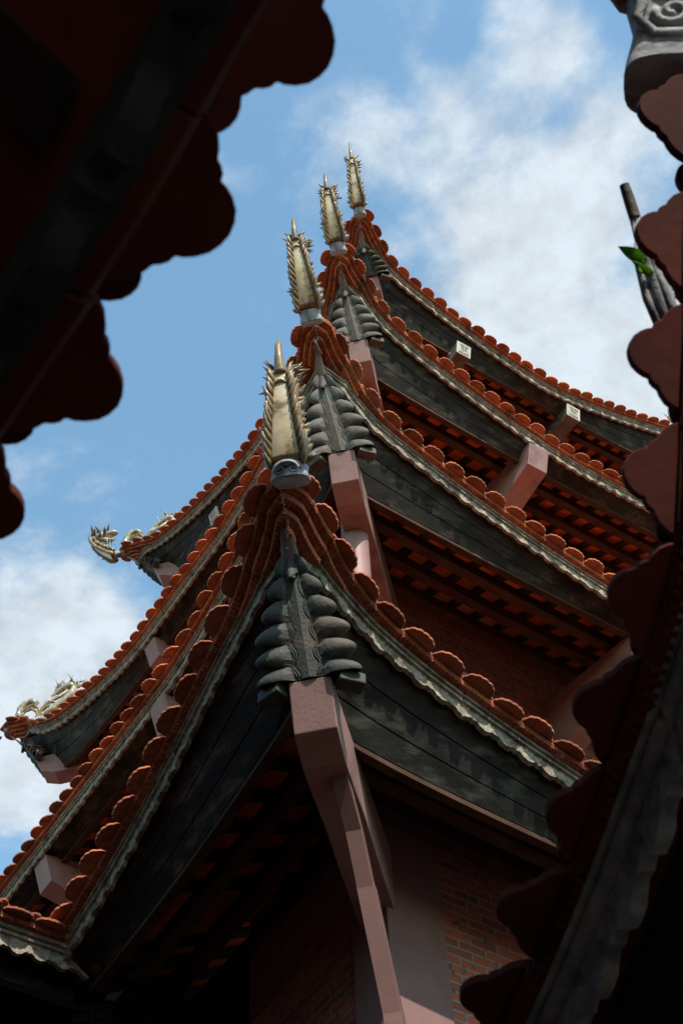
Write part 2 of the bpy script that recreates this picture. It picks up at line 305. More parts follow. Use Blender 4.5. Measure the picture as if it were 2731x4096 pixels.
RIM = [(0.5, 0.0), (0.49, 0.05), (0.46, 0.11), (0.415, 0.165), (0.35, 0.205), (0.305, 0.22), (0.285, 0.25), (0.255, 0.275), (0.215, 0.285), (0.205, 0.32), (0.175, 0.365), (0.125, 0.41), (0.065, 0.435), (0.0, 0.445)]
RIM = [(-a, b) for a, b in RIM[:-1]] + RIM[::-1]
RIM2 = [(0.5, 0.0), (0.505, 0.10), (0.49, 0.17), (0.455, 0.215), (0.445, 0.25), (0.43, 0.30), (0.375, 0.355), (0.30, 0.375), (0.28, 0.40), (0.215, 0.435), (0.14, 0.44), (0.11, 0.425), (0.08, 0.445), (0.0, 0.46)]
RIM2 = [(-a, b) for a, b in RIM2[:-1]] + RIM2[::-1]
def rims(S, mb, oz, ph, theta, hsc=1.0, wid=0.245, thick=0.014, smin=None, smax=None, lift=0.0, back=0.0, half=False, p=0.25, shape=None):
    k0 = int(math.floor(((smin if smin is not None else S.s0(0.2)) - ph) / p)) ; x = ph + k0 * p + (0 if half else p / 2)
    hi = smax if smax is not None else S.s1(0.2)
    while x < hi:
        if x - 0.07 > (smin if smin is not None else S.s0(0.25)):
            o, z = oz(x); oa, za = oz(x - 0.1); ob, zb = oz(x + 0.1)
            P = S.at(x, o - back, z + lift); t = S.at(x + 0.1, ob - back, zb + lift) - S.at(x - 0.1, oa - back, za + lift); t /= np.linalg.norm(t)
            n2 = getattr(S, 'n', None); n2 = S.n if n2 is not None else S.n2
            ou = V3(n2[0], n2[1], 0); ou -= t * (ou @ t); ou /= np.linalg.norm(ou); up = np.cross(t, ou); up = up if up[2] > 0 else -up
            th = R_(theta + rnd.uniform(-9, 9)); wv = ou * math.cos(th) + up * math.sin(th); wv += t * rnd.uniform(-0.09, 0.09); nv = up * math.cos(th) - ou * math.sin(th)
            sc = 0.25 * hsc * rnd.uniform(0.93, 1.05) * (rnd.uniform(0.78, 0.9) if rnd.random() < 0.07 else 1); ww = wid * rnd.uniform(0.95, 1.0); P = P + up * rnd.uniform(-0.004, 0.006)
            ol = [P + t * (a * ww) + wv * (b * sc) for a, b in (shape or RIM)]
            base0 = P - nv * 0.0
            n = len(ol); a_ = [q - nv * thick * 0.5 for q in ol]; b_ = [q + nv * thick * 0.5 for q in ol]
            # slightly dished face: centre pushed up
            mb.add(a_ + b_, [tuple(range(n)), tuple(range(2 * n - 1, n - 1, -1))] + [(i, (i + 1) % n, n + (i + 1) % n, n + i) for i in range(n)])
        x += p
def tile_edge(S, parent, material, oz, ph, theta, hsc=1.0, prow=0, smin=None, smax=None, layer2=True, thick=0.014, ridged=True, p=0.25, hh=0.055, shape=None, l2=(0.05, 0.92)):
    """edge tiles (one strip segment per tile), their scalloped drip tiles and the stacked strips that fill the corner"""
    mb = MB(); lo = S.s0(0); hi = S.s1(0)
    xs = []; x = ph + math.floor((lo - 0.8 - ph) / p) * p
    while x < hi + 0.8: xs.append(x); x += p
    for lay in range(prow + 1):
        for x in xs:
            a, b = x + 0.003, x + p - 0.003
            jz = rnd.uniform(-0.004, 0.004); jo = rnd.uniform(-0.004, 0.004)
            def pr(xx):
                o, z = oz(xx); d = lay; q_ = 0.066 * d; r_ = 0.056 * d
                return [(o - q_ + jo, z - r_ + jz - hh + 0.004), (o + 0.012 - q_ + jo, z - r_ - hh * 0.5 + jz), (o - q_ + 0.004 + jo, z - r_ + jz), (o - 0.13 - q_, z - r_ + jz), (o - 0.13 - q_, z - r_ - hh + jz)]
            rings = []
            for q in range(5):
                xx = a + (b - a) * q / 4; ring = []
                for (o, z) in pr(xx):
                    s0 = S.s0(o); s1 = S.s1(o); ring.append((min(max(xx, s0), s1), o, z))
                rings.append(ring)
            if rings[-1][0][0] - rings[0][0][0] < 0.02: continue
            if lay > 0:
                oo, z_ = oz(b); mid = min(x, S.sp(x) if hasattr(S, 'sp') else x); bs = S.sp(b) if hasattr(S, 'sp') else b
                # a lower strip only exists where the gap above the fascia is deep enough
                if oz((a + b) / 2)[0] - 0.066 * lay < 0.05: continue
            mb.rings([[S.at(*q) for q in r] for r in rings])
            xm = x + p / 2; qs = S.sp(xm) if hasattr(S, 'sp') else xm
            if ridged and qs < 3.2:   # pressed key lattice on the underside of the edge tiles
                for q in range(9):
                    xx = x + p * (q + 0.5) / 9
                    o, z = oz(xx); o = o - 0.066 * lay; z = z - 0.056 * lay - hh
                    if xx < S.s0(o) + 0.01 or xx > S.s1(o) - 0.01: continue
                    for (c_, hl) in ((0.012, 0.016), (0.050, 0.013)):
                        P = S.at(xx, o - c_, z + 0.002); t = S.at(xx + 0.02, o - c_, z) - S.at(xx - 0.02, o - c_, z); t = t / np.linalg.norm(t); n2 = S.n if hasattr(S, 'n') else S.n2
                        ou = V3(n2[0], n2[1], 0); ou -= t * (ou @ t); ou /= np.linalg.norm(ou); up = np.cross(t, ou)
                        mb.box(P, t * 0.0075, ou * hl, up * 0.005)
    rims(S, mb, lambda xx: (oz(xx)[0] - 0.01, oz(xx)[1] + 0.002), ph, theta, hsc, smin=smin, smax=smax, thick=thick, p=p, shape=shape)
    if layer2: rims(S, mb, lambda xx: (oz(xx)[0] - l2[0], oz(xx)[1] + 0.045), ph, theta, hsc * l2[1], wid=0.20, smin=smin, smax=smax, half=True, thick=thick, p=p)
    return mb.obj('tile_edging', material, parent, bevel=0.0025)

def purlin(S, parent, ins, z, w_=0.055, h_=0.075, a=None, b=None, material=None, name='purlin'):
    mb = MB(); a = ins if a is None else a; b = S.len - ins if b is None else b; n = 12; rings = []
    for i in range(n + 1):
        x = a + (b - a) * i / n; P = S.c + x * S.e - S.n * ins; zz_ = TZ[S.t] + z + 0.25 * rise(S.t, S.sp(x))
        rings.append([V3(*(P + S.n * dx), zz_ + dz) for dx, dz in ((-w_, -h_), (w_, -h_), (w_, h_), (-w_, h_))])
    mb.rings(rings); return mb.obj(name, material or PURL, parent, bevel=0.006)
INS = [-0.0, 0.35, 0.7, 1.05, 1.4, 1.8, 2.4]
def under_z(S, x, i):
    q = S.sp(x); f = min(max(i, 0) / 2.2, 1); r = rise(S.t, max(q, 0) if q > 0 else q)
    return TZ[S.t] + 0.10 + 0.56 * i + r * (1 - f)
def shell(S, mb, extra=0.0, depth=2.4, top=0.07):
    """roof slab of one side (underside + top), mitred at the hips"""
    n = max(int(S.len / 0.25), 8); rowsU = []; rowsT = []
    for ins in [q * depth / 6 for q in range(7)]:
        ru = []; rt = []
        for k in range(n + 1):
            f = k / n; lo = (ins - (FL0 if ins < 0.01 else 0)) if S.m0 else 0.0; hi = (S.len - ins + (FL0 if ins < 0.01 else 0)) if S.m1 else S.len
            lo = ins - FL0 * max(1 - ins / 0.7, 0) if S.m0 else 0.0
            hi = S.len - ins + FL0 * max(1 - ins / 0.7, 0) if S.m1 else S.len
            x = lo + (hi - lo) * (f * f * (3 - 2 * f) * 0.35 + f * 0.65); q = S.sp(x)
            p = S.c + x * S.e + S.n * ((flr(q) - 0.02) * max(1 - ins / 0.7, 0) - ins)
            z = under_z(S, x, ins); P = V3(p[0], p[1], z + 0.05)
            if S.dw: P = warp(S.t, P)
            ru.append(P); rt.append(P + V3(0, 0, top))
        rowsU.append(ru); rowsT.append(rt)
    mb.rings(rowsU, closed=False); mb.rings(rowsT, closed=False)
    for rows in ((0, 0),):
        mb.rings([rowsU[0], rowsT[0]], closed=False)
    mb.rings([rowsU[-1], rowsT[-1]], closed=False)
def rafters(S, parent, depth=2.3, p=0.31, smin=0.35, smax=None):
    mb = MB(); x = smin; hi = smax or S.len - 0.35
    while x < hi:
        q = S.sp(x); d = min(depth, q if True else depth)
        if S.m0 or S.m1: d = min(depth, max(q, 0.1))
        rings = []
        for j in range(5):
            ins = 0.03 + (d - 0.03) * j / 4; p2 = S.c + x * S.e + S.n * (-ins); z = under_z(S, x, ins) + 0.035
            rings.append([V3(*(p2 + S.e * dx), z + dz) for dx, dz in ((-0.05, -0.04), (0.05, -0.04), (0.05, 0.0), (-0.05, 0.0))])
        mb.rings(rings); x += p
    return mb.obj('rafters', PURL, parent)
def skirt(S, parent, b0, b1, tau=1.15, material=None):
    """plank board hanging from behind the fascia down to its lower edge, three planks with open joints"""
    mb = MB(); base = grid_s(S, 0.25)
    def pos(x, f, thick):
        q = S.sp(x); zt = rise(S.t, q) + 0.06; zb = b0 + b1 * math.exp(-max(q, 0) / tau)
        o_t = flr(q) - 0.045; o_b = -0.24; o = o_t + (o_b - o_t) * f; z = zt + (zb - zt) * f
        if S.m0 and x <= 0.001: xx = -o
        elif S.m1 and x >= S.len - 0.001: xx = S.len + o
        else: xx = x
        p = S.c + xx * S.e + S.n * (o - thick); P = V3(p[0], p[1], TZ[S.t] + z + thick * 0.3)
        return warp(S.t, P) if S.dw else P
    cuts = [0.0, 0.36, 0.68, 1.0]
    for a, b in zip(cuts[:-1], cuts[1:]):
        rings = []
        st = base if (S.m0 and S.m1) else base
        for x in st:
            if S.m0 and 0 < x < 0.26: continue
            if S.m1 and S.len - 0.26 < x < S.len: continue
            rings.append([pos(x, a + 0.008, 0), pos(x, b - 0.008, 0), pos(x, b - 0.008, 0.05), pos(x, a + 0.008, 0.05)])
        mb.rings(rings)
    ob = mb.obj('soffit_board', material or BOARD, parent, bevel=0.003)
    mb = MB(); rings = []
    for x in base:
        if S.m0 and 0 < x < 0.26: continue
        if S.m1 and S.len - 0.26 < x < S.len: continue
        p = pos(x, 1.0, 0); q = pos(x, 1.0, 0.09); rings.append([p + V3(0, 0, 0), q, q + V3(0, 0, -0.045), p + V3(0, 0, -0.045)])
    mb.rings(rings); mb.obj('edge_batten', PURL, parent, bevel=0.004)
    return ob

# ------------------------------------------------------------------ tower
BASE = V3(*(CF[1] + 7.7 * (ER + EL)), -1.6)
tower = thing('pagoda_tower', BASE, 'tall red-tiled pagoda tower with stacked upswept eaves against the sky', 'pagoda')
def oz_tower(t, S, ko=0.09, kz=0.232, so=0.0, sz=0.0):
    tip = -(FL0 + 0.09 + PROW_O[t])
    def f(x):
        q = S.sp(x); E = math.exp(-(max(q - tip - 0.22, 0) / 0.32) ** 1.2)
        return (ko + so + PROW_O[t] * E, kz + sz + PROW_Z[t] * E)
    return f
PH = {(1, 'R'): 0.0, (2, 'R'): 0.2, (3, 'R'): 0.21, (4, 'R'): 0.23, (1, 'L'): 0.05, (2, 'L'): 0.08, (3, 'L'): 0.03, (4, 'L'): 0.1}
TIERS = {}
for t in (1, 2, 3, 4):
    W_ = TW[t]; c = CF[t]
    sides = {'R': Side(t, c, ER, -EL, m1=(t > 1)), 'L': Side(t, c, EL, -ER, m1=(t > 1))}
    if t == 1:
        sides['L'] = Side(1, c, EL, -ER, m1=False, length=3.15); sides['R'] = Side(1, c, ER, -EL, m1=False, length=7.0)
    if t >= 3:
        sides['BL'] = Side(t, c + 2 * W_ * EL, ER, EL, dw=False)
        sides['BR'] = Side(t, c + 2 * W_ * ER, EL, ER, dw=False)
    TIERS[t] = sides
    mb = MB()
    for k, S in sides.items(): shell(S, mb)
    roof = mb.obj('tier_roof', TERRA_IN, tower)
    roof['label'] = {1: 'lowest and nearest eave roof of the tower', 2: 'second eave roof from the bottom', 3: 'third eave roof from the bottom', 4: 'topmost eave roof in view'}[t]
    for k, S in sides.items():
        front = k in 'RL'
        old = TERRA_OLD if t == 1 else TERRA
        kz = 0.232; ko = 0.085
        
        oz = oz_tower(t, S, ko, kz)
        tile_edge(S, roof, old, oz, PH.get((t, k), 0.0), -12, 1.16, prow=4, thick=0.018, shape=RIM2, l2=(0.085, 0.80))
        fascia(S, roof, FASC, cols=(16 if t == 1 else 10) if front else 5, rows=8 if t == 1 else 5)
        b0, b1 = SKB[t]
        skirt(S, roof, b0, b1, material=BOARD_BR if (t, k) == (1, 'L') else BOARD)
        if front:
            rafters(S, roof)
            for ins, z in ((0.62, 0.22), (1.08, 0.50), (1.52, 0.74)):
                purlin(S, roof, ins, z, b=((8.0 if k == 'L' else S.len) if not S.m1 else None))

# the lowest roof runs on over the side hall: its underside continues behind the valley
SX = Side(1, CF[1], EL, -ER, m0=False, m1=False, length=9.0, dw=False)
mb = MB()
def sxp(x, ins, dz): p = SX.c + SX.e * x - SX.n * ins; return V3(p[0], p[1], TZ[1] + 0.13 + 0.56 * ins + 0.04 + dz)
mb.rings([[sxp(x, i, 0.05) for x in (3.12, 6.0, 9.0)] for i in (0.26, 1.0, 2.6)], closed=False)
o = mb.obj('tier_roof', TERRA_IN, tower); s_ = o.modifiers.new('t', 'SOLIDIFY'); s_.thickness = 0.07; s_.offset = 1
mb = MB(); x = 3.25
while x < 8.9: mb.rings([[sxp(x + dx, i, dz) for dx, dz in ((-0.05, -0.02), (0.05, -0.02), (0.05, 0.03), (-0.05, 0.03))] for i in (0.28, 2.5)]); x += 0.31
mb.obj('rafters', PURL, o)
# walls, columns ------------------------------------------------------
def local_box(name, p0, ang, sx, sy, sz, material, parent, bevel=0.0):
    """box with its own rotated axes so that brickwork follows the wall; p0 = centre of its base"""
    me = bpy.data.meshes.new(name); o = bpy.data.objects.new(name, me); COL.objects.link(o)
    x, y = sx / 2, sy / 2
    vs = [(i * x, j * y, k * sz) for i in (-1, 1) for j in (-1, 1) for k in (0, 1)]
    me.from_pydata(vs, [], [(0, 1, 3, 2), (4, 6, 7, 5), (0, 4, 5, 1), (2, 3, 7, 6), (0, 2, 6, 4), (1, 5, 7, 3)]); me.materials.append(material)
    pw = np.array(parent['_w']); o.parent = parent; o.location = tuple(np.asarray(p0, float) - pw); o.rotation_euler = (0, 0, ang)
    if bevel:
        b = o.modifiers.new('bevel', 'BEVEL'); b.width = bevel; b.segments = 2
    return o
def wall(t, side, ins, s0, s1, z0, z1, th=0.25):
    e, inn = (ER, EL) if side == 'R' else (EL, ER)
    p = CF[t] + e * (s0 + s1) / 2 + inn * (ins + th / 2)
    return local_box('brick_wall', (p[0], p[1], z0), AZ if side == 'R' else AZ + math.pi / 2, s1 - s0, th, z1 - z0, BRICK, tower)
# ground storey: corner pier + two brick walls
pc = (CF[1] + 1.0 * ER + 0.56 * EL) * 1.10; pv = pc - CF[1]; sR, sL = float(pv @ ER), float(pv @ EL)
pp = pc + 0.24 * ER + 0.214 * EL
local_box('corner_pier', (pp[0], pp[1], -1.6), AZ, 0.48, 0.428, 9.6, PIERP, tower, 0.01)
wall(1, 'R', sL + 0.06, sR + 0.46, 14.0, -1.6, 8.3)
wall(1, 'L', sR + 0.06, sL + 0.41, 3.1, -1.6, 8.3)
q_ = CF[1] + EL * 5.65 + ER * (sR + 0.10); local_box('dark_shade_panel', (q_[0], q_[1], -1.6), AZ + math.pi / 2, 5.06, 0.10, 9.5, DARKW, tower)  # near-black panel added where the wall lies in deep shade
for t in (2, 3, 4):
    z0 = TZ[t - 1] + 0.6; z1 = TZ[t] + 1.05
    L_ = 2 * TW[t]
    wall(t, 'R', 1.75, 1.75, L_ - 1.75, z0, z1); wall(t, 'L', 1.75, 2.0, L_ - 1.75, z0, z1)
    # round corner column standing out from the wall
    mb = MB(); cc = CF[t] - DG * 0.80 + LAT * WARP[t][0] * 0.5; r = 0.135
    mb.rings([[V3(cc[0] + r * math.cos(a * math.pi / 16), cc[1] + r * math.sin(a * math.pi / 16), z) for a in range(32)] for z in (TZ[t] - 4.6, TZ[t] + 0.2)])
    mb.obj('round_column', PAINT, tower, smooth=True, angle=50)
# pilaster with stepped capital on the second storey wall
for (dz, w_, h_) in ((-2.6, 0.44, 2.4), (-0.75, 0.52, 0.06), (-0.45, 0.60, 0.08), (-0.30, 0.52, 0.30)):
    p = CF[2] + ER * 2.55 + EL * 1.62
    local_box('wall_pilaster', (p[0], p[1], TZ[2] + dz - 0.2), AZ, w_, 0.26 + (w_ - 0.44), h_, PAINT, tower, 0.008)

# corner beams --------------------------------------------------------
def corner_frame(t, which):
    c = CF[t]; W_ = TW[t]
    if which == 'F': return c, DG, LAT
    if which == 'L': return c + 2 * W_ * EL, (EL - ER) / math.sqrt(2), (ER + EL) / math.sqrt(2)
    if which == 'R': return c + 2 * W_ * ER, (ER - EL) / math.sqrt(2), (-ER - EL) / math.sqrt(2)
def P3(fr, t, a, lat, z): c, d, l = fr; p = c + d * a + l * lat; return V3(p[0], p[1], TZ[t] + z)
def corner_beam(t, which, ztop, lat0, wdt=0.27, drop=0.31):
    fr = corner_frame(t, which); mb = MB()
    prof = [(0.02, 0.0), (-0.12, -drop), (-0.35, -drop - 0.075), (-0.62, -drop - 0.06), (-0.95, -drop + 0.0), (-1.4, -drop + 0.0), (-2.3, -drop + 0.05), (-2.3, 0.30), (-1.2, 0.14), (-0.5, 0.05)]
    A = [P3(fr, t, a, lat0 - wdt / 2, ztop + z) for a, z in prof]; B = [P3(fr, t, a, lat0 + wdt / 2, ztop + z) for a, z in prof]
    mb.rings([A, B]); return mb.obj('corner_beam', PAINT, tower, bevel=0.008)
for t, zt, l0 in ((1, 0.10, 0.105), (2, 0.23, 0.0), (3, 0.36, -0.01), (4, 0.58, 0.02)): corner_beam(t, 'F', zt, l0)
for t, wh in ((4, 'L'), (3, 'L'), (4, 'R'), (3, 'R')): corner_beam(t, wh, {3: 0.60, 4: 0.52}[t], 0.0, 0.30)
def facade_beam(t, side, s, wdt=0.20, zt=0.33, material=PAINT, carved=False, hgt=0.26, i0=0.05):
    S = TIERS[t][side]; mb = MB()
    prof = [(-0.02, 0.0), (0.10, -hgt), (0.45, -hgt - 0.07), (0.9, -hgt - 0.20), (1.75, -hgt - 0.45), (1.75, 0.30), (0.8, 0.12)]
    if carved: prof = [(0.0, 0.0), (0.06, -hgt), (0.5, -hgt - 0.02), (1.5, -hgt), (1.5, 0.2), (0.5, 0.05)]
    def q(ins, x, z): p = S.c + S.e * x - S.n * ins; return V3(p[0], p[1], TZ[t] + z)
    mb.rings([[q(i + i0, s - wdt / 2, zt + z) for i, z in prof], [q(i + i0, s + wdt / 2, zt + z) for i, z in prof]])
    ob = mb.obj('carved_beam_end' if carved else 'eave_beam', material, tower, bevel=0.006)
    if carved:   # square longevity key pattern raised on the end face, and cloud scrolls on its flanks
        f = MB(); cx = q(i0, s, zt); dn = q(i0 + 0.06, s, zt - hgt) - cx; dn = dn / np.linalg.norm(dn); ex = V3(S.e[0], S.e[1], 0); nn = np.cross(ex, dn); nn = nn if nn @ V3(S.n[0], S.n[1], 0) > 0 else -nn
        hw = wdt / 2; cen = cx + dn * hgt / 2 + nn * 0.004
        f.box(cen - nn * 0.002, ex * hw * 1.10, dn * hgt / 2 * 1.06, nn * 0.012)
        ob2 = f.obj('end_plate', GREY_CH, ob, bevel=0.003)
        f = MB(); u = wdt / 11.0
        segs = [(-4, -4, 4, -4), (4, -4, 4, 4), (4, 4, -4, 4), (-4, 4, -4, -4), (-2.6, -2.6, 2.6, -2.6), (-2.6, -1.2, 2.6, -1.2), (0, -4, 0, 1), (-2.6, 0.2, 2.6, 0.2), (-2.6, 0.2, -2.6, 2.8), (2.6, 0.2, 2.6, 2.8), (-1.2, 1.6, 1.2, 1.6), (0, 1.6, 0, 4), (-1.2, 1.6, -1.2, 2.8), (1.2, 1.6, 1.2, 2.8)]
        for (x0, y0, x1, y1) in segs:
            a = cen + ex * x0 * u + dn * y0 * u * hgt / wdt; b = cen + ex * x1 * u + dn * y1 * u * hgt / wdt; md = (a + b) / 2; lx = abs(x1 - x0) * u / 2 + 0.005; ly = abs(y1 - y0) * u * hgt / wdt / 2 + 0.005
            f.box(md + nn * (0.014 + 0.0007 * len(f.f) / 6 % 0.002), ex * lx, dn * ly, nn * 0.006)
        f.obj('key_pattern', GREY_CH, ob)
        for sg in (-1, 1):
            f = MB()
            for k in range(7):
                i = 0.22 + 0.10 * k; c0 = q(i + 0.06, s + sg * hw, zt - hgt * (0.3 + 0.4 * (k % 2)))
                f.ball(c0, ex * 0.03, V3(*(-S.n), 0) * 0.05, V3(0, 0, 0.05), 8, 5)
            f.obj('cloud_carving', CORB_BR, ob, smooth=True)
    return ob
facade_beam(3, 'R', 2.90, 0.32, 0.10, i0=0.0, hgt=0.36); facade_beam(3, 'L', 3.0, zt=0.05); facade_beam(3, 'L', 5.72, 0.30, -0.02, i0=0.05, hgt=0.32)
facade_beam(2, 'L', 3.70, 0.32, 0.02, i0=0.0, hgt=0.34); facade_beam(2, 'L', 6.65, 0.30, 0.0, i0=0.05, hgt=0.34); facade_beam(2, 'R', 3.9, 0.24, 0.0, i0=0.2)
facade_beam(4, 'R', 1.86, 0.25, 0.07, CORB_BR, True, 0.25, 0.03); facade_beam(4, 'R', 4.12, 0.25, -0.01, CORB_BR, True, 0.25, 0.03); facade_beam(4, 'L', 5.2, 0.25, 0.16, CORB_BR, True, 0.25, 0.08)

# carved corner corbels -----------------------------------------------
def corbel(t, which, zF, zE, lat0, lat1, material, aE=0.04, wE=0.27, aF=0.36):
    fr = corner_frame(t, which)
    f_ = lambda u: (aF + (aE - aF) * u, lat0 + (lat1 - lat0) * u, zF + (zE - zF) * (u ** 0.95))
    hw = lambda u: 0.02 + (wE - 0.02) * min(1, u * 1.55) ** 0.75 * (0.86 + 0.14 * u)
    NL = 5.5
    lobe = lambda u: abs(math.sin(math.pi * (u * NL + 0.12)))
    for sg in (-1, 1):
        mb = MB(); n = 132; m_ = 30; rows = []
        tn = (P3(fr, t, 0.55, sg * 0.62, -0.25) - P3(fr, t, 0, 0, 0)); tn /= np.linalg.norm(tn)
        for i in range(n + 1):
            u = i / n; a, l, z = f_(u); L_ = lobe(u); wv = hw(u) * (0.76 + 0.32 * L_ ** 0.55); row = []
            sl = (u * NL + 0.12) % 1.0; lean = 0.035 * (sl - 0.5)
            vb = 0.50 - 0.20 * L_ ** 0.8
            for j in range(m_ + 1):
                v = j / m_ * 1.12
                vv = min(v, 1.0); h = 0.0
                if v > vb:
                    q = (v - vb) / (1.12 - vb); h = (0.026 + 0.072 * L_ ** 0.6) * math.sqrt(max(0, math.sin(math.pi * min(q * 0.92 + 0.10, 1.0)))) * (0.6 + 0.4 * u)
                for gl in (0.055, 0.115):
                    if abs(v - vb + gl) < 0.017: h -= 0.007
                if v > 1.0: h -= 0.9 * (v - 1.0)
                row.append(P3(fr, t, a - 0.22 * wv * vv, l + sg * (0.003 + wv * vv), z + 0.02 * vv + lean * max(0, v - vb)) + tn * h)
            rows.append(row)
        mb.rings(rows, closed=False)
        th = P3(fr, t, -0.07, -sg * 0.03, 0.02) - P3(fr, t, 0, 0, 0)
        back = [[r[0] + th, r[-1] + th] for r in rows]
        mb.rings([[r[-1] for r in rows], [q[1] for q in back]], closed=False); mb.rings([[r[0] for r in rows], [q[0] for q in back]], closed=False); mb.rings([[q[0] for q in back], [q[1] for q in back]], closed=False)
        for kb in (0.06, 0.12):      # raised border lines that follow the scallops
            path = []
            for i in range(4, n - 2):
                u = i / n; L_ = lobe(u); a, l, z = f_(u); wv = hw(u) * (0.76 + 0.32 * L_ ** 0.55); v = max(0.50 - 0.20 * L_ ** 0.8 - kb, 0.02); path.append(P3(fr, t, a - 0.22 * wv * v, l + sg * (0.003 + wv * v), z + 0.02 * v) + tn * 0.002)
            mb.tube(path, 0.0058, 5)
        for kk in range(1, 5):     # spirals cut beside each scallop
            u = (kk + 0.30) / NL - 0.02; a, l, z = f_(u); wv = hw(u) * 0.42; r0 = 0.030
            dl = P3(fr, t, -0.50 * r0, sg * r0, 0) - P3(fr, t, 0, 0, 0); dz_ = V3(0, 0, r0 * 1.1)
            ce = P3(fr, t, a - 0.50 * wv, l + sg * wv, z) - tn * 0.0005
            mb.tube([ce + dl * math.cos(b) * (1 - b / 9) + dz_ * math.sin(b) * (1 - b / 9) for b in [j * 0.45 for j in range(17)]] , 0.0035, 5)
        ob = mb.obj('carved_corbel', material, tower, smooth=True, angle=50)
        u = 0.985; a, l, z = f_(u); wv = hw(u)
        e1 = P3(fr, t, -0.5, sg * 0.86, 0) - P3(fr, t, 0, 0, 0); e1 /= np.linalg.norm(e1); e2 = np.cross(e1, V3(0, 0, 1)); ce = P3(fr, t, a - 0.32 * wv, l + sg * (wv - 0.025), z - 0.035)
        mb = MB(); mb.box(ce, e1 * 0.085, e2 * 0.055, V3(0, 0, 0.045)); mb.obj('end_block', material, ob, bevel=0.012)
        # pointed leaf at the head of the bracket
        mb = MB(); a, l, z = f_(0.04)
        mb.prism([P3(fr, t, a + 0.03, l + sg * 0.006, z + 0.13), P3(fr, t, a - 0.03, l + sg * 0.075, z + 0.04), P3(fr, t, a - 0.04, l + sg * 0.060, z - 0.06), P3(fr, t, a + 0.01, l + sg * 0.006, z - 0.16)], -tn * 0.05)
        mb.obj('leaf_point', material, ob, bevel=0.006)
corbel(1, 'F', 0.90, 0.10, 0.066, 0.105, CORB)
corbel(2, 'F', 1.14, 0.23, -0.10, 0.0, CORB_BR)
corbel(3, 'F', 1.20, 0.36, -0.085, -0.01, CORB_BR)
corbel(4, 'F', 0.93, 0.52, -0.01, 0.02, CORB)
corbel(4, 'L', 0.86, 0.48, 0, 0, CORB, aE=0.0); corbel(3, 'L', 1.12, 0.58, 0, 0, CORB, aE=0.0)
corbel(4, 'R', 0.86, 0.48, 0, 0, CORB, aE=0.0)
def cap(t, which, zF, lat):
    fr = corner_frame(t, which); mb = MB(); n = 14; rings = []
    for k in range(8):
        u = k / 7; a = 0.60 - 0.26 * u; z = zF + 0.25 - 0.30 * u; r = 0.006 + 0.055 * u ** 0.8
        rings.append([P3(fr, t, a + 0.02 * math.sin(b), lat + r * math.cos(b) * (1.0 - 0.1 * u), z + r * math.sin(b) * 0.9) for b in [2 * math.pi * i / n for i in range(n)]])
    mb.rings(rings, caps=False); o = mb.obj('metal_cap', METAL, tower, smooth=True, angle=60)
    sm = o.modifiers.new('thick', 'SOLIDIFY'); sm.thickness = 0.004
for a in ((1, 'F', 0.93, 0.07), (2, 'F', 1.17, -0.10), (3, 'F', 1.23, -0.085), (4, 'F', 0.97, -0.01), (4, 'L', 0.9, 0), (3, 'L', 1.15, 0)): cap(*a)

# crumbling mortar in the seam of each tiled corner
for t in (1, 2, 3, 4):
    S = TIERS[t]['R']; oz = oz_tower(t, S, 0.085, 0.232); mb = MB(); rr = random.Random(40 + t)
    for lay in range(5):
        o, z = oz(S.s0(0.3)); o -= 0.066 * lay; z -= 0.056 * lay + 0.055
        for k in range(7):
            oo = o - 0.012 * k; P = S.at(-(FL0 + oo), oo, z - 0.002)
            r = rr.uniform(0.006, 0.013); mb.ball(P + V3(rr.uniform(-.008, .008), rr.uniform(-.008, .008), rr.uniform(-.004, .002)), V3(r, 0, 0), V3(0, r * 1.3, 0), V3(0, 0, r * 0.7), 6, 4)
    mb.obj('mortar_seam', MORT, tower)
# ------------------------------------------------------------------ drain pipe
pts = [P3(corner_frame(1, 'F'), 1, a, l, z) for a, l, z in ((-0.42, 0.155, -0.10), (-0.50, 0.170, -0.24), (-0.72, 0.205, -0.52), (-0.86, 0.235, -0.86), (-1.06, 0.315, -1.62), (-1.10, 0.33, -1.95))]
fr1 = corner_frame(1, 'F')
base = P3(fr1, 1, -1.10, 0.33, -8.6)
pipe = thing('drainpipe', base, 'square brown drainpipe slanting down from under the nearest mauve corner beam', 'drainpipe')
lx = V3(LAT[0], LAT[1], 0)
def sq_pipe(path, w_, name, hollow=False):
    mb = MB(); rings = []
    for i, p in enumerate(path):
        t = path[min(i + 1, len(path) - 1)] - path[max(i - 1, 0)]; t = t / np.linalg.norm(t); n_ = np.cross(t, lx); n_ /= np.linalg.norm(n_)
        rings.append([p + lx * w_ * sx + n_ * w_ * sy for sx, sy in ((-1, -1), (1, -1), (1, 1), (-1, 1))])
    mb.rings(rings, caps=False); o = mb.obj(name, PAINTP, pipe)
    s_ = o.modifiers.new('thick', 'SOLIDIFY'); s_.thickness = 0.006; s_.offset = -1
    b = o.modifiers.new('bevel', 'BEVEL'); b.width = 0.002
    return o
sq_pipe(pts[1:4], 0.050, 'upper_channel')
sq_pipe([pts[3] + V3(0, 0, 0.02), pts[4], pts[5], P3(fr1, 1, -1.10, 0.33, -8.6)], 0.055, 'downpipe')

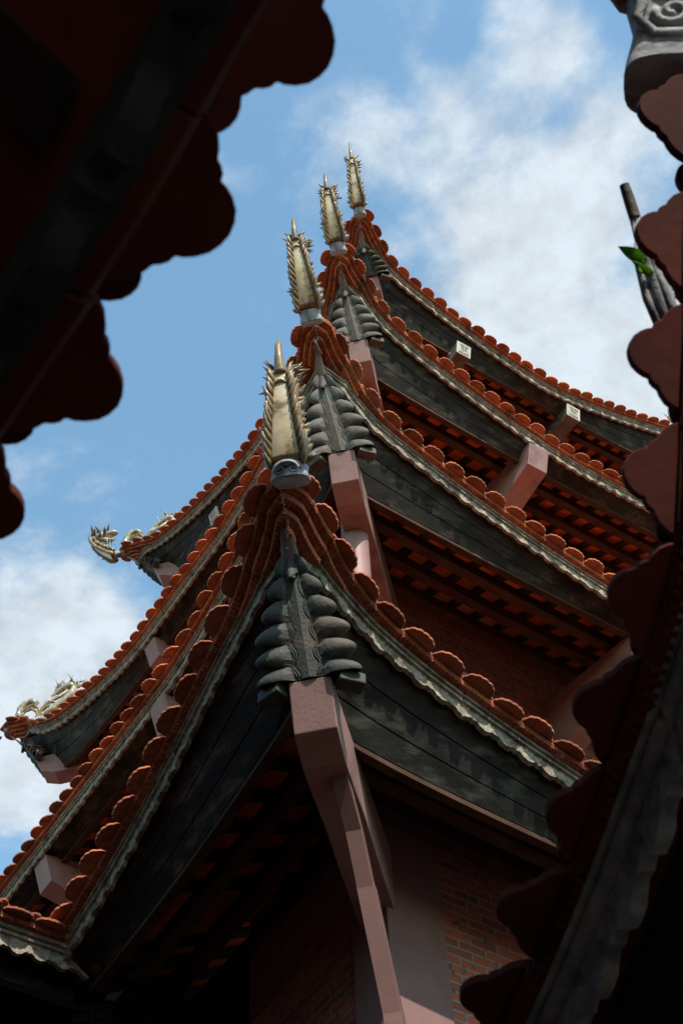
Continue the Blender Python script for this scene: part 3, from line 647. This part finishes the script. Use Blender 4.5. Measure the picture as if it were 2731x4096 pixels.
# ------------------------------------------------------------------ dragon finials
def finial(fr, t, b, c_, wB, label, head=True, horn=True, plaster=True, scale=1.0, wl=0.5):
    """b, c_: (a, lat, z) of the neck's base and of the crest tip; belly faces outwards"""
    B = P3(fr, t, *b); Cc = P3(fr, t, *c_); dz = Cc[2] - B[2]; d2 = V3(*fr[1], 0); l2 = V3(*fr[2], 0)
    da = c_[0] - b[0]; dl = c_[1] - b[1]
    root = thing('dragon_finial', B, label, 'roof ornament', 'glazed dragon finials on the roof corners')
    def ctr(u):  # neck centre line: out, then up, hooking back a little
        return B + d2 * (da * (1.5 * u - 0.5 * u * u) * 0.92) + l2 * dl * u + V3(0, 0, dz * (0.86 * u + 0.14 * u * u) * 0.66)
    def frm(u):
        tv = ctr(min(u + 0.02, 1)) - ctr(max(u - 0.02, 0)); tv /= np.linalg.norm(tv); o_ = d2 - tv * (d2 @ tv); o_ /= np.linalg.norm(o_); return tv, o_, np.cross(tv, o_)
    wB = wB * 0.84; hw = lambda u: wB * (1 - 0.64 * u ** 0.9)
    mb = MB(); rings = []
    for i in range(19):
        u = i / 18; p = ctr(u); tv, ou, la = frm(u); h = hw(u); dp = h * 0.75
        sec = [(math.cos(a) * h, (0.35 * math.sin(a) if math.sin(a) > 0 else 1.0 * math.sin(a)) * dp) for a in [2 * math.pi * k / 16 for k in range(16)]]
        rings.append([p + la * x + ou * y for x, y in sec])
    mb.rings(rings); nk = mb.obj('neck', [SPIKE, BELLY], root, smooth=True, angle=0)
    for pi_, poly in enumerate(nk.data.polygons):
        if pi_ < 18 * 16 and 1 <= pi_ % 16 <= 6 and pi_ // 16 > 0: poly.material_index = 1
    # ring fold across the throat
    mb = MB(); p = ctr(0.80); tv, ou, la = frm(0.80); mb.tube([p + la * x * hw(0.8) * 0.85 + ou * hw(0.8) * (0.36 - 0.25 * abs(x) ** 2) + tv * 0.03 * (1 - x * x) for x in (-1, -0.6, -0.2, 0.2, 0.6, 1)], [0.004, 0.012, 0.016, 0.016, 0.012, 0.004], 6)
    mb.obj('throat_fold', BELLY, root, smooth=True, angle=0)
    # spines on both edges
    ns = 12
    for sg in (-1, 1):
        mb = MB()
        for k in range(ns):
            u = 0.02 + 0.95 * k / ns; p = ctr(u); tv, ou, la = frm(u); h = hw(u); L_ = (0.150 - 0.055 * u) * scale * rnd.uniform(0.75, 1.25)
            p0 = p + la * sg * h * 0.95 + ou * h * 0.05; dirv = la * sg * rnd.uniform(0.10, 0.36) + tv * 0.9 + ou * rnd.uniform(0.0, 0.25); dirv /= np.linalg.norm(dirv)
            mid = p0 + dirv * L_ * 0.45 + la * sg * 0.012; tip = p0 + dirv * L_ + la * sg * rnd.uniform(0.004, 0.02)
            mb.tube([p0 - tv * 0.05, p0 + la * sg * 0.010, mid, p0 + dirv * L_ * 0.8 + la * sg * 0.006, tip], [0.016, 0.042, 0.036, 0.018, 0.002], 9, 0.55, ref=la)
            for j in range(2):
                p1 = p0 - ou * rnd.uniform(0.04, 0.07) - tv * 0.02; dv = la * sg * rnd.uniform(0.5, 0.9) + tv * rnd.uniform(0.4, 0.8) - ou * 0.2; dv /= np.linalg.norm(dv); mb.tube([p1, p1 + dv * L_ * 0.35 + la * sg * 0.01, p1 + dv * L_ * 0.75], [0.030, 0.024, 0.002], 7, 0.6, ref=la)
        mb.obj('spine_row', SPIKE, root, smooth=True, angle=0)
    # crest (back of the head seen from below) ending in the pointed tip
    top = ctr(1.0); tv, ou, la = frm(1.0); h = hw(1.0)
    mb = MB(); st = ctr(0.93) - ou * h * 0.25; Ln = np.linalg.norm(Cc - st); dirv = (Cc - st) / Ln; rings = []
    for i in range(17):
        u = i / 16; r = h * (1.10 - 0.62 * min(u / 0.55, 1) ** 0.8 + 0.08 * math.sin(max(u - 0.55, 0) * 14)) * (1 - max(0, (u - 0.60) / 0.40) ** 2.4) + 0.002; p = st + dirv * Ln * u + ou * 0.05 * math.sin(u * math.pi)
        rings.append([p + la * r * math.cos(a) + ou * r * 0.9 * math.sin(a) for a in [2 * math.pi * k / 14 for k in range(14)]])
    mb.rings(rings); mb.obj('crest_horn', SPIKE, root, smooth=True, angle=0)
    # head turned back over the roof: skull, snout, jaw, eyes, mane
    inn = -d2; hd = top - d2 * 0.05; S_ = scale * (1.25 if scale > 1.1 else 1.0)
    mb = MB()
    mb.tube([hd, hd + inn * 0.10 * S_ + V3(0, 0, 0.07 * S_), hd + inn * 0.20 * S_ + V3(0, 0, 0.085 * S_), hd + inn * 0.29 * S_ + V3(0, 0, 0.10 * S_), hd + inn * 0.33 * S_ + V3(0, 0, 0.095 * S_)], [0.05 * S_, 0.075 * S_, 0.06 * S_, 0.045 * S_, 0.02 * S_], 10, 0.8)
    mb.tube([hd + inn * 0.08 * S_, hd + inn * 0.18 * S_ - V3(0, 0, 0.02 * S_), hd + inn * 0.27 * S_ - V3(0, 0, 0.045 * S_), hd + inn * 0.30 * S_ - V3(0, 0, 0.03 * S_)], [0.045 * S_, 0.035 * S_, 0.024 * S_, 0.008 * S_], 8, 0.8)
    for sg in (-1, 1):
        mb.ball(hd + inn * 0.16 * S_ + V3(0, 0, 0.12 * S_) + la * sg * 0.05 * S_, V3(0.024, 0, 0) * S_, V3(0, 0.024, 0) * S_, V3(0, 0, 0.024) * S_, 8, 6)
        for k in range(3): mb.tube([hd + inn * (0.20 + 0.04 * k) * S_ + la * sg * 0.025 * S_ - V3(0, 0, 0.05 * S_), hd + inn * (0.21 + 0.04 * k) * S_ + la * sg * 0.03 * S_ - V3(0, 0, 0.13 * S_)], [0.010 * S_, 0.002], 5)
    mb.obj('head', GREENG, root, smooth=True, angle=0)
    mb = MB()
    for k in range(22):
        a = rnd.uniform(0, math.pi); sg = rnd.choice((-1, 1)); p0 = hd + inn * rnd.uniform(-0.02, 0.20) * S_ + V3(0, 0, rnd.uniform(-0.02, 0.11) * S_) + la * sg * rnd.uniform(0.03, 0.07) * S_
        dv = la * sg * rnd.uniform(0.3, 0.9) + V3(0, 0, rnd.uniform(0.0, 0.8)) + d2 * rnd.uniform(-0.3, 0.5); dv /= np.linalg.norm(dv); L_ = rnd.uniform(0.08, 0.13) * S_
        mb.tube([p0, p0 + dv * L_ * 0.5 + V3(0, 0, 0.01), p0 + dv * L_ + V3(0, 0, 0.03) * rnd.uniform(0, 1)], [0.017 * S_, 0.013 * S_, 0.002], 6, 0.5)
    mb.obj('mane', SPIKE, root, smooth=True, angle=0)
    if plaster:
        mb = MB(); P0 = B - V3(0, 0, 0.0); n = 14; rings = []
        for i in range(9):
            u = i / 8; p = ctr(0.0) + (ctr(0.12) - ctr(0.0)) * (u * 1.15 - 0.62) - d2 * 0.10; tv, ou, la = frm(0.03)
            w_ = wB * (1.06 - 0.06 * u) * (1 + 0.05 * math.sin(u * 9)); dp = wB * (1.15 - 0.3 * u)
            rings.append([p + la * w_ * math.copysign(abs(math.cos(a)) ** 0.7, math.cos(a)) + ou * dp * math.copysign(abs(math.sin(a)) ** 0.8, math.sin(a)) for a in [2 * math.pi * k / 20 for k in range(20)]])
        mb.rings(rings)
        if t == 1 or t == 0:
            tv, ou, la = frm(0.03); c0 = ctr(0.0) + (ctr(0.12) - ctr(0.0)) * (-0.10) - d2 * 0.10 + ou * wB * 1.02
            arc = [c0 + la * wB * 0.62 * math.cos(b) + tv * wB * 0.42 * math.sin(b) + ou * 0.01 * math.sin(b) for b in [math.pi * j / 12 for j in range(13)]]; mb.tube(arc, 0.016, 6)
            arc = [c0 + la * wB * 0.80 * math.cos(b) + tv * wB * 0.70 * math.sin(b) - ou * 0.02 for b in [math.pi * j / 12 for j in range(13)]]; mb.tube(arc, 0.009, 6)
            for sg in (-1, 1):
                e = c0 + la * sg * wB * 0.62; mb.tube([e - la * sg * 0.03 + la * sg * 0.03 * math.cos(b) * (1 - b / 9) - tv * 0.03 * math.sin(b) * (1 - b / 9) for b in [0.5 * j for j in range(14)]], 0.010, 6)
        mb.obj('plaster_base', PLAST, root, smooth=True, angle=60)
    return root
finial(corner_frame(1, 'F'), 1, (0.93, 0.185, 1.14), (1.22, 0.210, 2.17), 0.135, 'nearest and largest dragon neck finial, on a scroll-carved grey plaster base')
finial(corner_frame(2, 'F'), 2, (0.97, -0.085, 1.47), (1.45, -0.115, 2.58), 0.128, 'spiny cream dragon neck finial second from the lowest, with a thin mortar foot')
finial(corner_frame(3, 'F'), 3, (0.95, -0.055, 1.42), (1.43, -0.07, 2.56), 0.125, 'second highest of the cream dragon neck finials, rough plaster at its foot')
finial(corner_frame(4, 'F'), 4, (0.95, 0.05, 1.22), (1.45, 0.07, 2.62), 0.112, 'highest spiny dragon neck finial, on the front corner of the topmost roof')
finial(corner_frame(4, 'L'), 4, (0.86, 0, 1.20), (1.42, 0, 2.15), 0.135, 'small dragon head and neck on the far left corner of the topmost roof', scale=1.15, plaster=False)
finial(corner_frame(3, 'L'), 3, (0.86, 0, 1.46), (1.48, 0, 2.35), 0.135, 'dragon head finial cut by the left edge of the photo, above the third roof', scale=1.15, plaster=False)
finial(corner_frame(4, 'R'), 4, (0.80, 0, 1.20), (1.45, 0, 2.12), 0.10, 'dragon finial on the right corner of the topmost roof, hidden behind the dark eave')

def ridge_dragon(fr, t, pA, label, K=1.25):
    """fin scrolls, arch of the body and a flaming head lying on the hip ridge; pA = (a, z) of its outer end, rising inwards"""
    P0 = P3(fr, t, pA[0], 0, pA[1]); inn = V3(*(-fr[1]), 0); lat = V3(*fr[2], 0); z_ = V3(0, 0, 1)
    root = thing('ridge_dragon', P0, label, 'roof ornament', 'glazed dragons lying on the hip ridges')
    q = lambda a, z, l=0.0: P0 + inn * a * K * 0.9 + z_ * (z * K + 0.08) + lat * l
    mb = MB()
    mb.tube([q(0.10, -0.02), q(0.03, 0.10), q(0.03, 0.20), q(0.10, 0.30), q(0.20, 0.33), q(0.28, 0.27), q(0.25, 0.19), q(0.17, 0.18)], [0.055, 0.065, 0.06, 0.06, 0.055, 0.05, 0.04, 0.025], 10)
    mb.tube([q(0.30, -0.02), q(0.42, 0.02), q(0.55, 0.10), q(0.70, 0.20), q(0.82, 0.34), q(0.86, 0.46)], [0.03, 0.05, 0.06, 0.065, 0.06, 0.05], 10)
    mb.obj('body', GREENG, root, smooth=True, angle=0)
    mb = MB()
    for k, (a0, z0, sx) in enumerate(((0.34, -0.03, -1), (0.34, -0.03, 1), (0.36, 0.0, -1), (0.36, 0, 1))):
        h = 0.20 + 0.05 * (k // 2); mb.tube([q(a0, z0), q(a0 + sx * 0.03, z0 + h * 0.6), q(a0 + sx * 0.12, z0 + h), q(a0 + sx * 0.21, z0 + h * 0.85), q(a0 + sx * (0.26 + 0.02 * k), z0 + h * 0.45)], [0.028, 0.030, 0.026, 0.020, 0.004], 7, 0.7)
    mb.obj('fins', SPIKE, root, smooth=True, angle=0)
    mb = MB(); hc = q(0.72, 0.42)
    mb.tube([q(0.86, 0.46), q(0.78, 0.50), q(0.66, 0.46), q(0.56, 0.38), q(0.50, 0.34)], [0.05, 0.07, 0.06, 0.04, 0.015], 9)
    mb.tube([q(0.76, 0.40), q(0.66, 0.33), q(0.57, 0.27), q(0.54, 0.28)], [0.04, 0.035, 0.022, 0.006], 8)
    for k in range(34):
        a = rnd.uniform(0.55, 0.92); z = rnd.uniform(0.40, 0.52); dv = inn * rnd.uniform(-0.5, 0.9) + z_ * rnd.uniform(0.3, 1) + lat * rnd.uniform(-0.5, 0.5); dv /= np.linalg.norm(dv); l_ = rnd.uniform(0.12, 0.27)
        mb.tube([q(a, z), q(a, z) + dv * l_ * 0.5 + inn * 0.02, q(a, z) + dv * l_], [0.022, 0.015, 0.002], 6, 0.6)
    for k in range(8):
        a = 0.50 + 0.02 * k; mb.tube([q(a - 0.03, 0.16 + 0.02 * k), q(a - 0.08, 0.22 + 0.02 * k), q(a - 0.10, 0.30 + 0.015 * k)], [0.014, 0.012, 0.002], 5)
    mb.obj('head', GREENG, root, smooth=True, angle=0)
    mb = MB(); mb.box(q(0.38, -0.09), inn * 0.60 + z_ * 0.10, lat * 0.06, z_ * 0.06); mb.obj('plaster_base', PLAST, root, bevel=0.02)
    return root
ridge_dragon(corner_frame(4, 'L'), 4, (0.70, 1.40), 'glazed dragon with curled tail on the left hip ridge of the topmost roof')
ridge_dragon(corner_frame(3, 'L'), 3, (0.55, 1.66), 'glazed dragon with scrolled fins and flaming mane on the left ridge of the third roof')
ridge_dragon(corner_frame(4, 'R'), 4, (0.70, 1.40), 'green glazed dragon mane peeping over the right end of the topmost eave')

# ------------------------------------------------------------------ side hall roof meeting the lowest eave (bottom left)
Q0 = CF[1] + 3.11 * EL
ah_base = V3(*(Q0 - ER * 1.5 + EL * 1.0), -1.6)
annex = thing('side_hall', ah_base, 'low side hall roof at lower left, its carved eave meeting the nearest eave', 'building')
zA = 7.05
an = Path([V3(*(Q0 - ER * (0.25 * k - 0.25)), zA + 0.02 * max(3 - k, 0) * 0) for k in range(30)], -EL)
tile_edge(an, annex, TERRA, lambda x: (0.09, 0.232), 0.06, -12, 1.15, thick=0.018, shape=RIM2)
fascia(an, annex, FASC, cols=10, rows=5)
mb = MB(); d3 = V3(-ER[0], -ER[1], 0); i3 = V3(EL[0], EL[1], 0)
o0 = V3(*Q0, zA); mb.rings([[o0 + i3 * 0.02 + d3 * s + V3(0, 0, 0.12) for s in (-3.2, 7.0)], [o0 + i3 * 3.0 + d3 * s + V3(0, 0, 1.7) for s in (-3.2, 7.0)]], closed=False)
o = mb.obj('roof', DARKW, annex); s_ = o.modifiers.new('t', 'SOLIDIFY'); s_.thickness = 0.06; s_.offset = 1
mb = MB(); mb.box(o0 + i3 * 0.25 + d3 * 3.4 + V3(0, 0, -0.0), d3 * 3.6, i3 * 0.03, V3(0, 0, 0.14)); mb.obj('soffit_board', BOARD, annex)
mb = MB(); mb.box(o0 + i3 * 0.75 + d3 * 3.0 + V3(0, 0, -0.12), d3 * 3.9, i3 * 0.55, V3(0, 0, 0.03)); mb.obj('ceiling', DARKW, annex)
mb = MB(); mb.box(o0 + i3 * 1.2 + d3 * 3.4 + V3(0, 0, -4.3), d3 * 3.6, i3 * 0.12, V3(0, 0, 4.3)); mb.obj('wall', DARKW, annex)
# carved end of the valley beam hanging at the inner corner
mb = MB(); v0 = V3(*(Q0 + 0.30 * ER + 0.12 * EL), zA - 0.10); dv = (i3 - d3 * 1.0); dv /= np.linalg.norm(dv); lv = V3(-dv[1], dv[0], 0)
prof = [(0.0, 0.0), (0.10, -0.34), (0.35, -0.62), (0.9, -0.95), (1.6, -1.1), (1.6, 0.4), (0.5, 0.2)]
mb.rings([[v0 + dv * a - lv * 0.15 + V3(0, 0, z) for a, z in prof], [v0 + dv * a + lv * 0.15 + V3(0, 0, z) for a, z in prof]])
vb = mb.obj('valley_beam', DARKW, annex, bevel=0.01)
mb = MB(); dn = V3(*(dv * 0.28)[:2], -0.95); dn /= np.linalg.norm(dn)
for k in range(5):
    c0 = v0 + dn * (0.05 + 0.075 * k) - dv * 0.012
    for sg in (-1, 1): mb.box(c0 + lv * sg * 0.062, lv * 0.05, dn * 0.013, dv * 0.012)
mb.box(v0 + dn * 0.20 - dv * 0.013, lv * 0.012, dn * 0.19, dv * 0.010)
mb.obj('fret_carving', DARKW, vb, bevel=0.003)

# ------------------------------------------------------------------ dark eave overhead (upper left): the camera stands under it
dl = np.array([math.cos(R_(128)), math.sin(R_(128))]); nl = np.array([dl[1], -dl[0]])
A0 = V3(-0.088, 0.618, 1.795); A1 = V3(-0.224, 0.793, 1.689); A2 = V3(-0.380, 0.992, 1.662)
pts_ = [A0 + V3(-dl[0] * 0.25 * k, -dl[1] * 0.25 * k, 0.03 * k) for k in range(16, 0, -1)] + [A0, A1, A2] + [A2 + V3(dl[0] * 0.25 * k, dl[1] * 0.25 * k, 0.0) for k in range(1, 26)]
pts_ = [p - V3(nl[0] * 0.05, nl[1] * 0.05, 0.20) for p in pts_]
porch = thing('porch_roof', V3(-2.5, 0.5, -1.6), 'dark scalloped tile eave close overhead filling the upper left', 'building')
Lp = Path(pts_, nl)
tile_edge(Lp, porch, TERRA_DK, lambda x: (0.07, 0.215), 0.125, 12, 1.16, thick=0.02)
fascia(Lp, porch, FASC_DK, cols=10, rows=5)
i3l = V3(-nl[0], -nl[1], 0)
mb = MB(); mb.rings([[Lp.at(s, -0.02, 0.14) for s in [Lp.len * k / 30 for k in range(31)]], [Lp.at(s, -0.6, 0.46) for s in [Lp.len * k / 30 for k in range(31)]], [Lp.at(s, -4.5, 2.3) for s in [Lp.len * k / 30 for k in range(31)]]], closed=False)
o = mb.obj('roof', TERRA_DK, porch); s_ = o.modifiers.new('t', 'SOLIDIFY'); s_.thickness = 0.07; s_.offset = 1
mb = MB()
for ins in (0.22, 0.75, 1.4): mb.rings([[Lp.at(s, -ins + dx, 0.10 + 0.5 * ins + dz) for dx, dz in ((-0.04, -0.05), (0.04, -0.05), (0.04, 0.05), (-0.04, 0.05))] for s in (0, Lp.len)])
mb.obj('purlins', DARKW, porch)
mb = MB()
for k in range(1, 34): 
    s = 0.3 * k
    if s < Lp.len: mb.rings([[Lp.at(s + dx, -ins, 0.13 + 0.5 * ins + dz) for dx, dz in ((-0.04, -0.02), (0.04, -0.02), (0.04, 0.02), (-0.04, 0.02))] for ins in (0.06, 4.2)])
mb.obj('rafters', DARKW, porch)
mb = MB(); b0 = Lp.at(Lp.len * 0.3, -4.2, 0); mb.box(V3(b0[0], b0[1], 0.9), V3(dl[0], dl[1], 0) * 5, i3l * 0.12, V3(0, 0, 2.5)); mb.obj('wall', BRICK, porch)

# ------------------------------------------------------------------ hall on the right: its eave curls up to a dragon at the top right
dr = np.array([math.cos(R_(107)), math.sin(R_(107))]); nr = np.array([-dr[1], dr[0]])   # outward = towards the court
offR = 1.1066
rs = [(1.02, 3.24), (1.158, 2.95), (1.298, 2.713), (1.443, 2.502), (1.588, 2.298), (1.792, 2.203), (2.021, 2.143), (2.263, 2.088), (2.521, 2.049), (2.775, 2.03)] + [(2.775 + 0.25 * k, 2.02) for k in range(1, 22)]
def RP(s, z, o=0.0): p = -nr * offR + dr * s + nr * o; return V3(p[0], p[1], z)
hall = thing('neighbouring_hall', V3(3.2, 3.5, -1.6), 'dark tiled hall eave curving up the right edge, sunlit only along its rims', 'building')
Rp = Path([RP(s, z - 0.20, -0.08) for s, z in rs], nr)
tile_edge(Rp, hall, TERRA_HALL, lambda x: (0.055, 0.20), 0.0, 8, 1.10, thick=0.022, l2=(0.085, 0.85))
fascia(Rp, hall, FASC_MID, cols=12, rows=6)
ss = [Rp.len * k / 60 for k in range(61)]
mb = MB(); mb.rings([[Rp.at(s, -0.02, 0.14) for s in ss], [Rp.at(s, -0.5, 0.30) for s in ss], [V3(*(Rp.at(s, -3.5, 0))[:2], 3.6) for s in ss]], closed=False)
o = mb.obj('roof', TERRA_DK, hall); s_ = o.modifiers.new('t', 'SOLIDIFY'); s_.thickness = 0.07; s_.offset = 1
mb = MB(); mb.rings([[Rp.at(s, -0.05, 0.02), Rp.at(s, -0.09, 0.02), Rp.at(s, -0.24, -0.20), Rp.at(s, -0.20, -0.20)] for s in ss]); mb.obj('soffit_board', DARKW, hall)
mb = MB()
for ins in (0.5, 1.0, 1.6): mb.rings([[Rp.at(s, -ins + dx, -0.02 + 0.4 * ins + dz) for dx, dz in ((-0.04, -0.05), (0.04, -0.05), (0.04, 0.05), (-0.04, 0.05))] for s in ss])
mb.obj('purlins', DARKW, hall)
mb = MB(); c0 = RP(4.5, 0, -1.9); mb.box(V3(c0[0], c0[1], 0.4), V3(dr[0], dr[1], 0) * 3.6, V3(nr[0], nr[1], 0) * 0.12, V3(0, 0, 2.0)); mb.obj('wall', DARKW, hall)


# plaster end block, dragon foot and ornament at the curled-up corner of that hall
def TW_(a): return V3(*a)
fwd = V3(0.20, 0.40, 0.90); fwd /= np.linalg.norm(fwd)
vd = V3(0.79, 1.269, 3.55) - V3(0.752, 1.365, 3.301); vd /= np.linalg.norm(vd); sdv = np.cross(vd, fwd); sdv /= np.linalg.norm(sdv); sdv = sdv if sdv[0] > 0 else -sdv; fr_ = np.cross(sdv, vd); fr_ = fr_ if fr_[2] < 0 else -fr_
orn = thing('dragon_finial', V3(0.80, 1.34, 3.30), 'grey plaster dragon base with a big scroll at top right', 'roof ornament', 'glazed dragon finials on the roof corners')
S0 = V3(0.757, 1.25, 3.30); S0 = S0 + vd * 0.045; cb = S0 - fr_ * 0.10 + vd * 0.06; mb = MB(); rings = []
for k in range(11):
    u = k / 10; p = cb + vd * (-0.16 + 0.34 * u); w_ = 0.088 * (1 + 0.13 * math.sin(u * 6.0 + 2.0)) * (1 if u < 0.95 else 0.9)
    rings.append([p + sdv * w_ * math.copysign(abs(math.cos(a)) ** 0.6, math.cos(a)) + fr_ * 0.09 * math.copysign(abs(math.sin(a)) ** 0.6, math.sin(a)) for a in [2 * math.pi * j / 28 for j in range(28)]])
mb.rings(rings); mb.obj('plaster_base', PLAST, orn, smooth=True, angle=50)
mb = MB()
for (r0, off, sc_) in ((0.0, -0.035, 0.85), (0.0, 0.050, 0.75)):
    c0 = cb + fr_ * 0.092 + vd * off + sdv * 0.01
    mb.tube([c0 + (sdv * math.cos(b) + vd * math.sin(b)) * 0.062 * sc_ * (1 - b / 13) for b in [0.4 * j + math.pi * 0.9 for j in range(22)]], 0.011, 7)
c0 = cb + fr_ * 0.086; mb.tube([c0 - sdv * 0.01 + vd * 0.11, c0 - sdv * 0.062 + vd * 0.08, c0 - sdv * 0.055 + vd * 0.01, c0 - sdv * 0.070 - vd * 0.04, c0 - sdv * 0.03 - vd * 0.095, c0 + sdv * 0.05 - vd * 0.10], 0.014, 8)
mb.obj('scroll_relief', PLAST, orn, smooth=True, angle=0)
mb = MB(); mb.tube([cb + vd * 0.13 - sdv * 0.07, cb + vd * 0.22 - sdv * 0.13 + fr_ * 0.02, cb + vd * 0.34 - sdv * 0.17], [0.05, 0.045, 0.02], 10); mb.tube([cb + vd * 0.15, cb + vd * 0.30, cb + vd * 0.50], [0.11, 0.10, 0.08], 14)
pass
mb.obj('neck', SPIKE, orn, smooth=True, angle=0)
tail = thing('ridge_ornament', V3(0.755, 1.839, 3.179), 'slender brown-tipped carved tail standing behind the tile rims at right', 'roof ornament')
mb = MB(); mb.tube([(0.80, 1.95, 3.02), (0.757, 1.84, 3.179), (0.741, 1.786, 3.275), (0.728, 1.722, 3.370)], [0.020, 0.016, 0.015, 0.013], 10, 0.7); mb.tube([(0.81, 1.93, 3.04), (0.775, 1.83, 3.19), (0.752, 1.76, 3.30)], [0.014, 0.012, 0.004], 8)
for k in range(4):
    f0 = 0.014 * (k - 1.5); mb.tube([(0.790 + f0, 1.92, 3.05), (0.757 + f0 * 1.3, 1.835, 3.185 + 0.01 * k), (0.738 + f0, 1.775, 3.285 + 0.012 * k), (0.732 + f0 * 0.3, 1.745, 3.325 + 0.012 * k)], [0.009, 0.010, 0.007, 0.002], 6)
mb.obj('tail', PLAST, tail, smooth=True, angle=0)
mb = MB(); mb.tube([(0.728, 1.722, 3.368), (0.722, 1.70, 3.41), (0.714, 1.675, 3.449)], [0.014, 0.014, 0.012], 10, 0.8); mb.obj('tip', CORB_BR, tail, smooth=True, angle=60)
plant = thing('weed', V3(0.80, 1.84, 3.22), 'small weed with pointed green leaves sprouting between the tile rims at right', 'plant')
def leaf(a, b, w_):
    a, b = V3(*a), V3(*b); mb = MB(); d = b - a; sd_ = np.cross(d, V3(0.2, 0.5, 0.8)); sd_ /= np.linalg.norm(sd_); nn = np.cross(d, sd_); nn /= np.linalg.norm(nn); up = []; lo = []; ce = []
    for k in range(9):
        u = k / 8; ww = w_ * math.sin(math.pi * min(u * 1.02, 1)) ** 0.8 + 0.0006; c = a + d * u + nn * 0.01 * math.sin(u * 3); up.append(c + sd_ * ww + nn * 0.004); lo.append(c - sd_ * ww + nn * 0.004); ce.append(c)
    mb.rings([up, ce, lo], closed=False); o = mb.obj('leaf', LEAF, plant, smooth=True, angle=0); s_ = o.modifiers.new('t', 'SOLIDIFY'); s_.thickness = 0.0012
leaf((0.745, 1.79, 3.275), (0.668, 1.735, 3.258), 0.015); leaf((0.765, 1.82, 3.245), (0.700, 1.765, 3.240), 0.009); leaf((0.79, 1.84, 3.22), (0.84, 1.86, 3.30), 0.018)
mb = MB(); mb.tube([(0.80, 1.85, 3.20), (0.78, 1.82, 3.24), (0.765, 1.80, 3.275)], [0.003, 0.0025, 0.002], 6); mb.obj('stem', LEAF, plant)

# unseen upper storeys added behind and beside the viewer to block skylight into the court
bp_ = Lp.at(Lp.len * 0.35, -5.2, 0); bp2 = V3(dl[0], dl[1], 0)
mb = MB(); mb.box(V3(bp_[0], bp_[1], 6.0), bp2 * 11, i3l * 0.15, V3(0, 0, 4.0)); mb.obj('sky_blocker_wall', BRICK, porch)
mb = MB(); e0 = V3(bp_[0], bp_[1], 10.0); mb.rings([[e0 + bp2 * a - i3l * 1.4 + V3(0, 0, 0.0) for a in (-11.5, 11.5)], [e0 + bp2 * a + i3l * 2.6 + V3(0, 0, 1.8) for a in (-11.5, 11.5)]], closed=False)
o = mb.obj('sky_blocker_roof', TERRA_DK, porch); s_ = o.modifiers.new('t', 'SOLIDIFY'); s_.thickness = 0.15
h0 = RP(-6.5, 0, -4.4); hd_ = V3(dr[0], dr[1], 0); hn = V3(nr[0], nr[1], 0)
mb = MB(); mb.box(V3(h0[0], h0[1], 8.5), hd_ * 5.2, hn * 0.15, V3(0, 0, 6.5)); mb.obj('sky_blocker_wall', BRICK, hall)
mb = MB(); e0 = V3(h0[0], h0[1], 15.0); mb.rings([[e0 + hd_ * a + hn * 1.2 for a in (-5.4, 5.4)], [e0 + hd_ * a - hn * 2.6 + V3(0, 0, 2.4) for a in (-5.4, 5.4)]], closed=False)
o = mb.obj('sky_blocker_roof', TERRA_DK, hall); s_ = o.modifiers.new('t', 'SOLIDIFY'); s_.thickness = 0.15
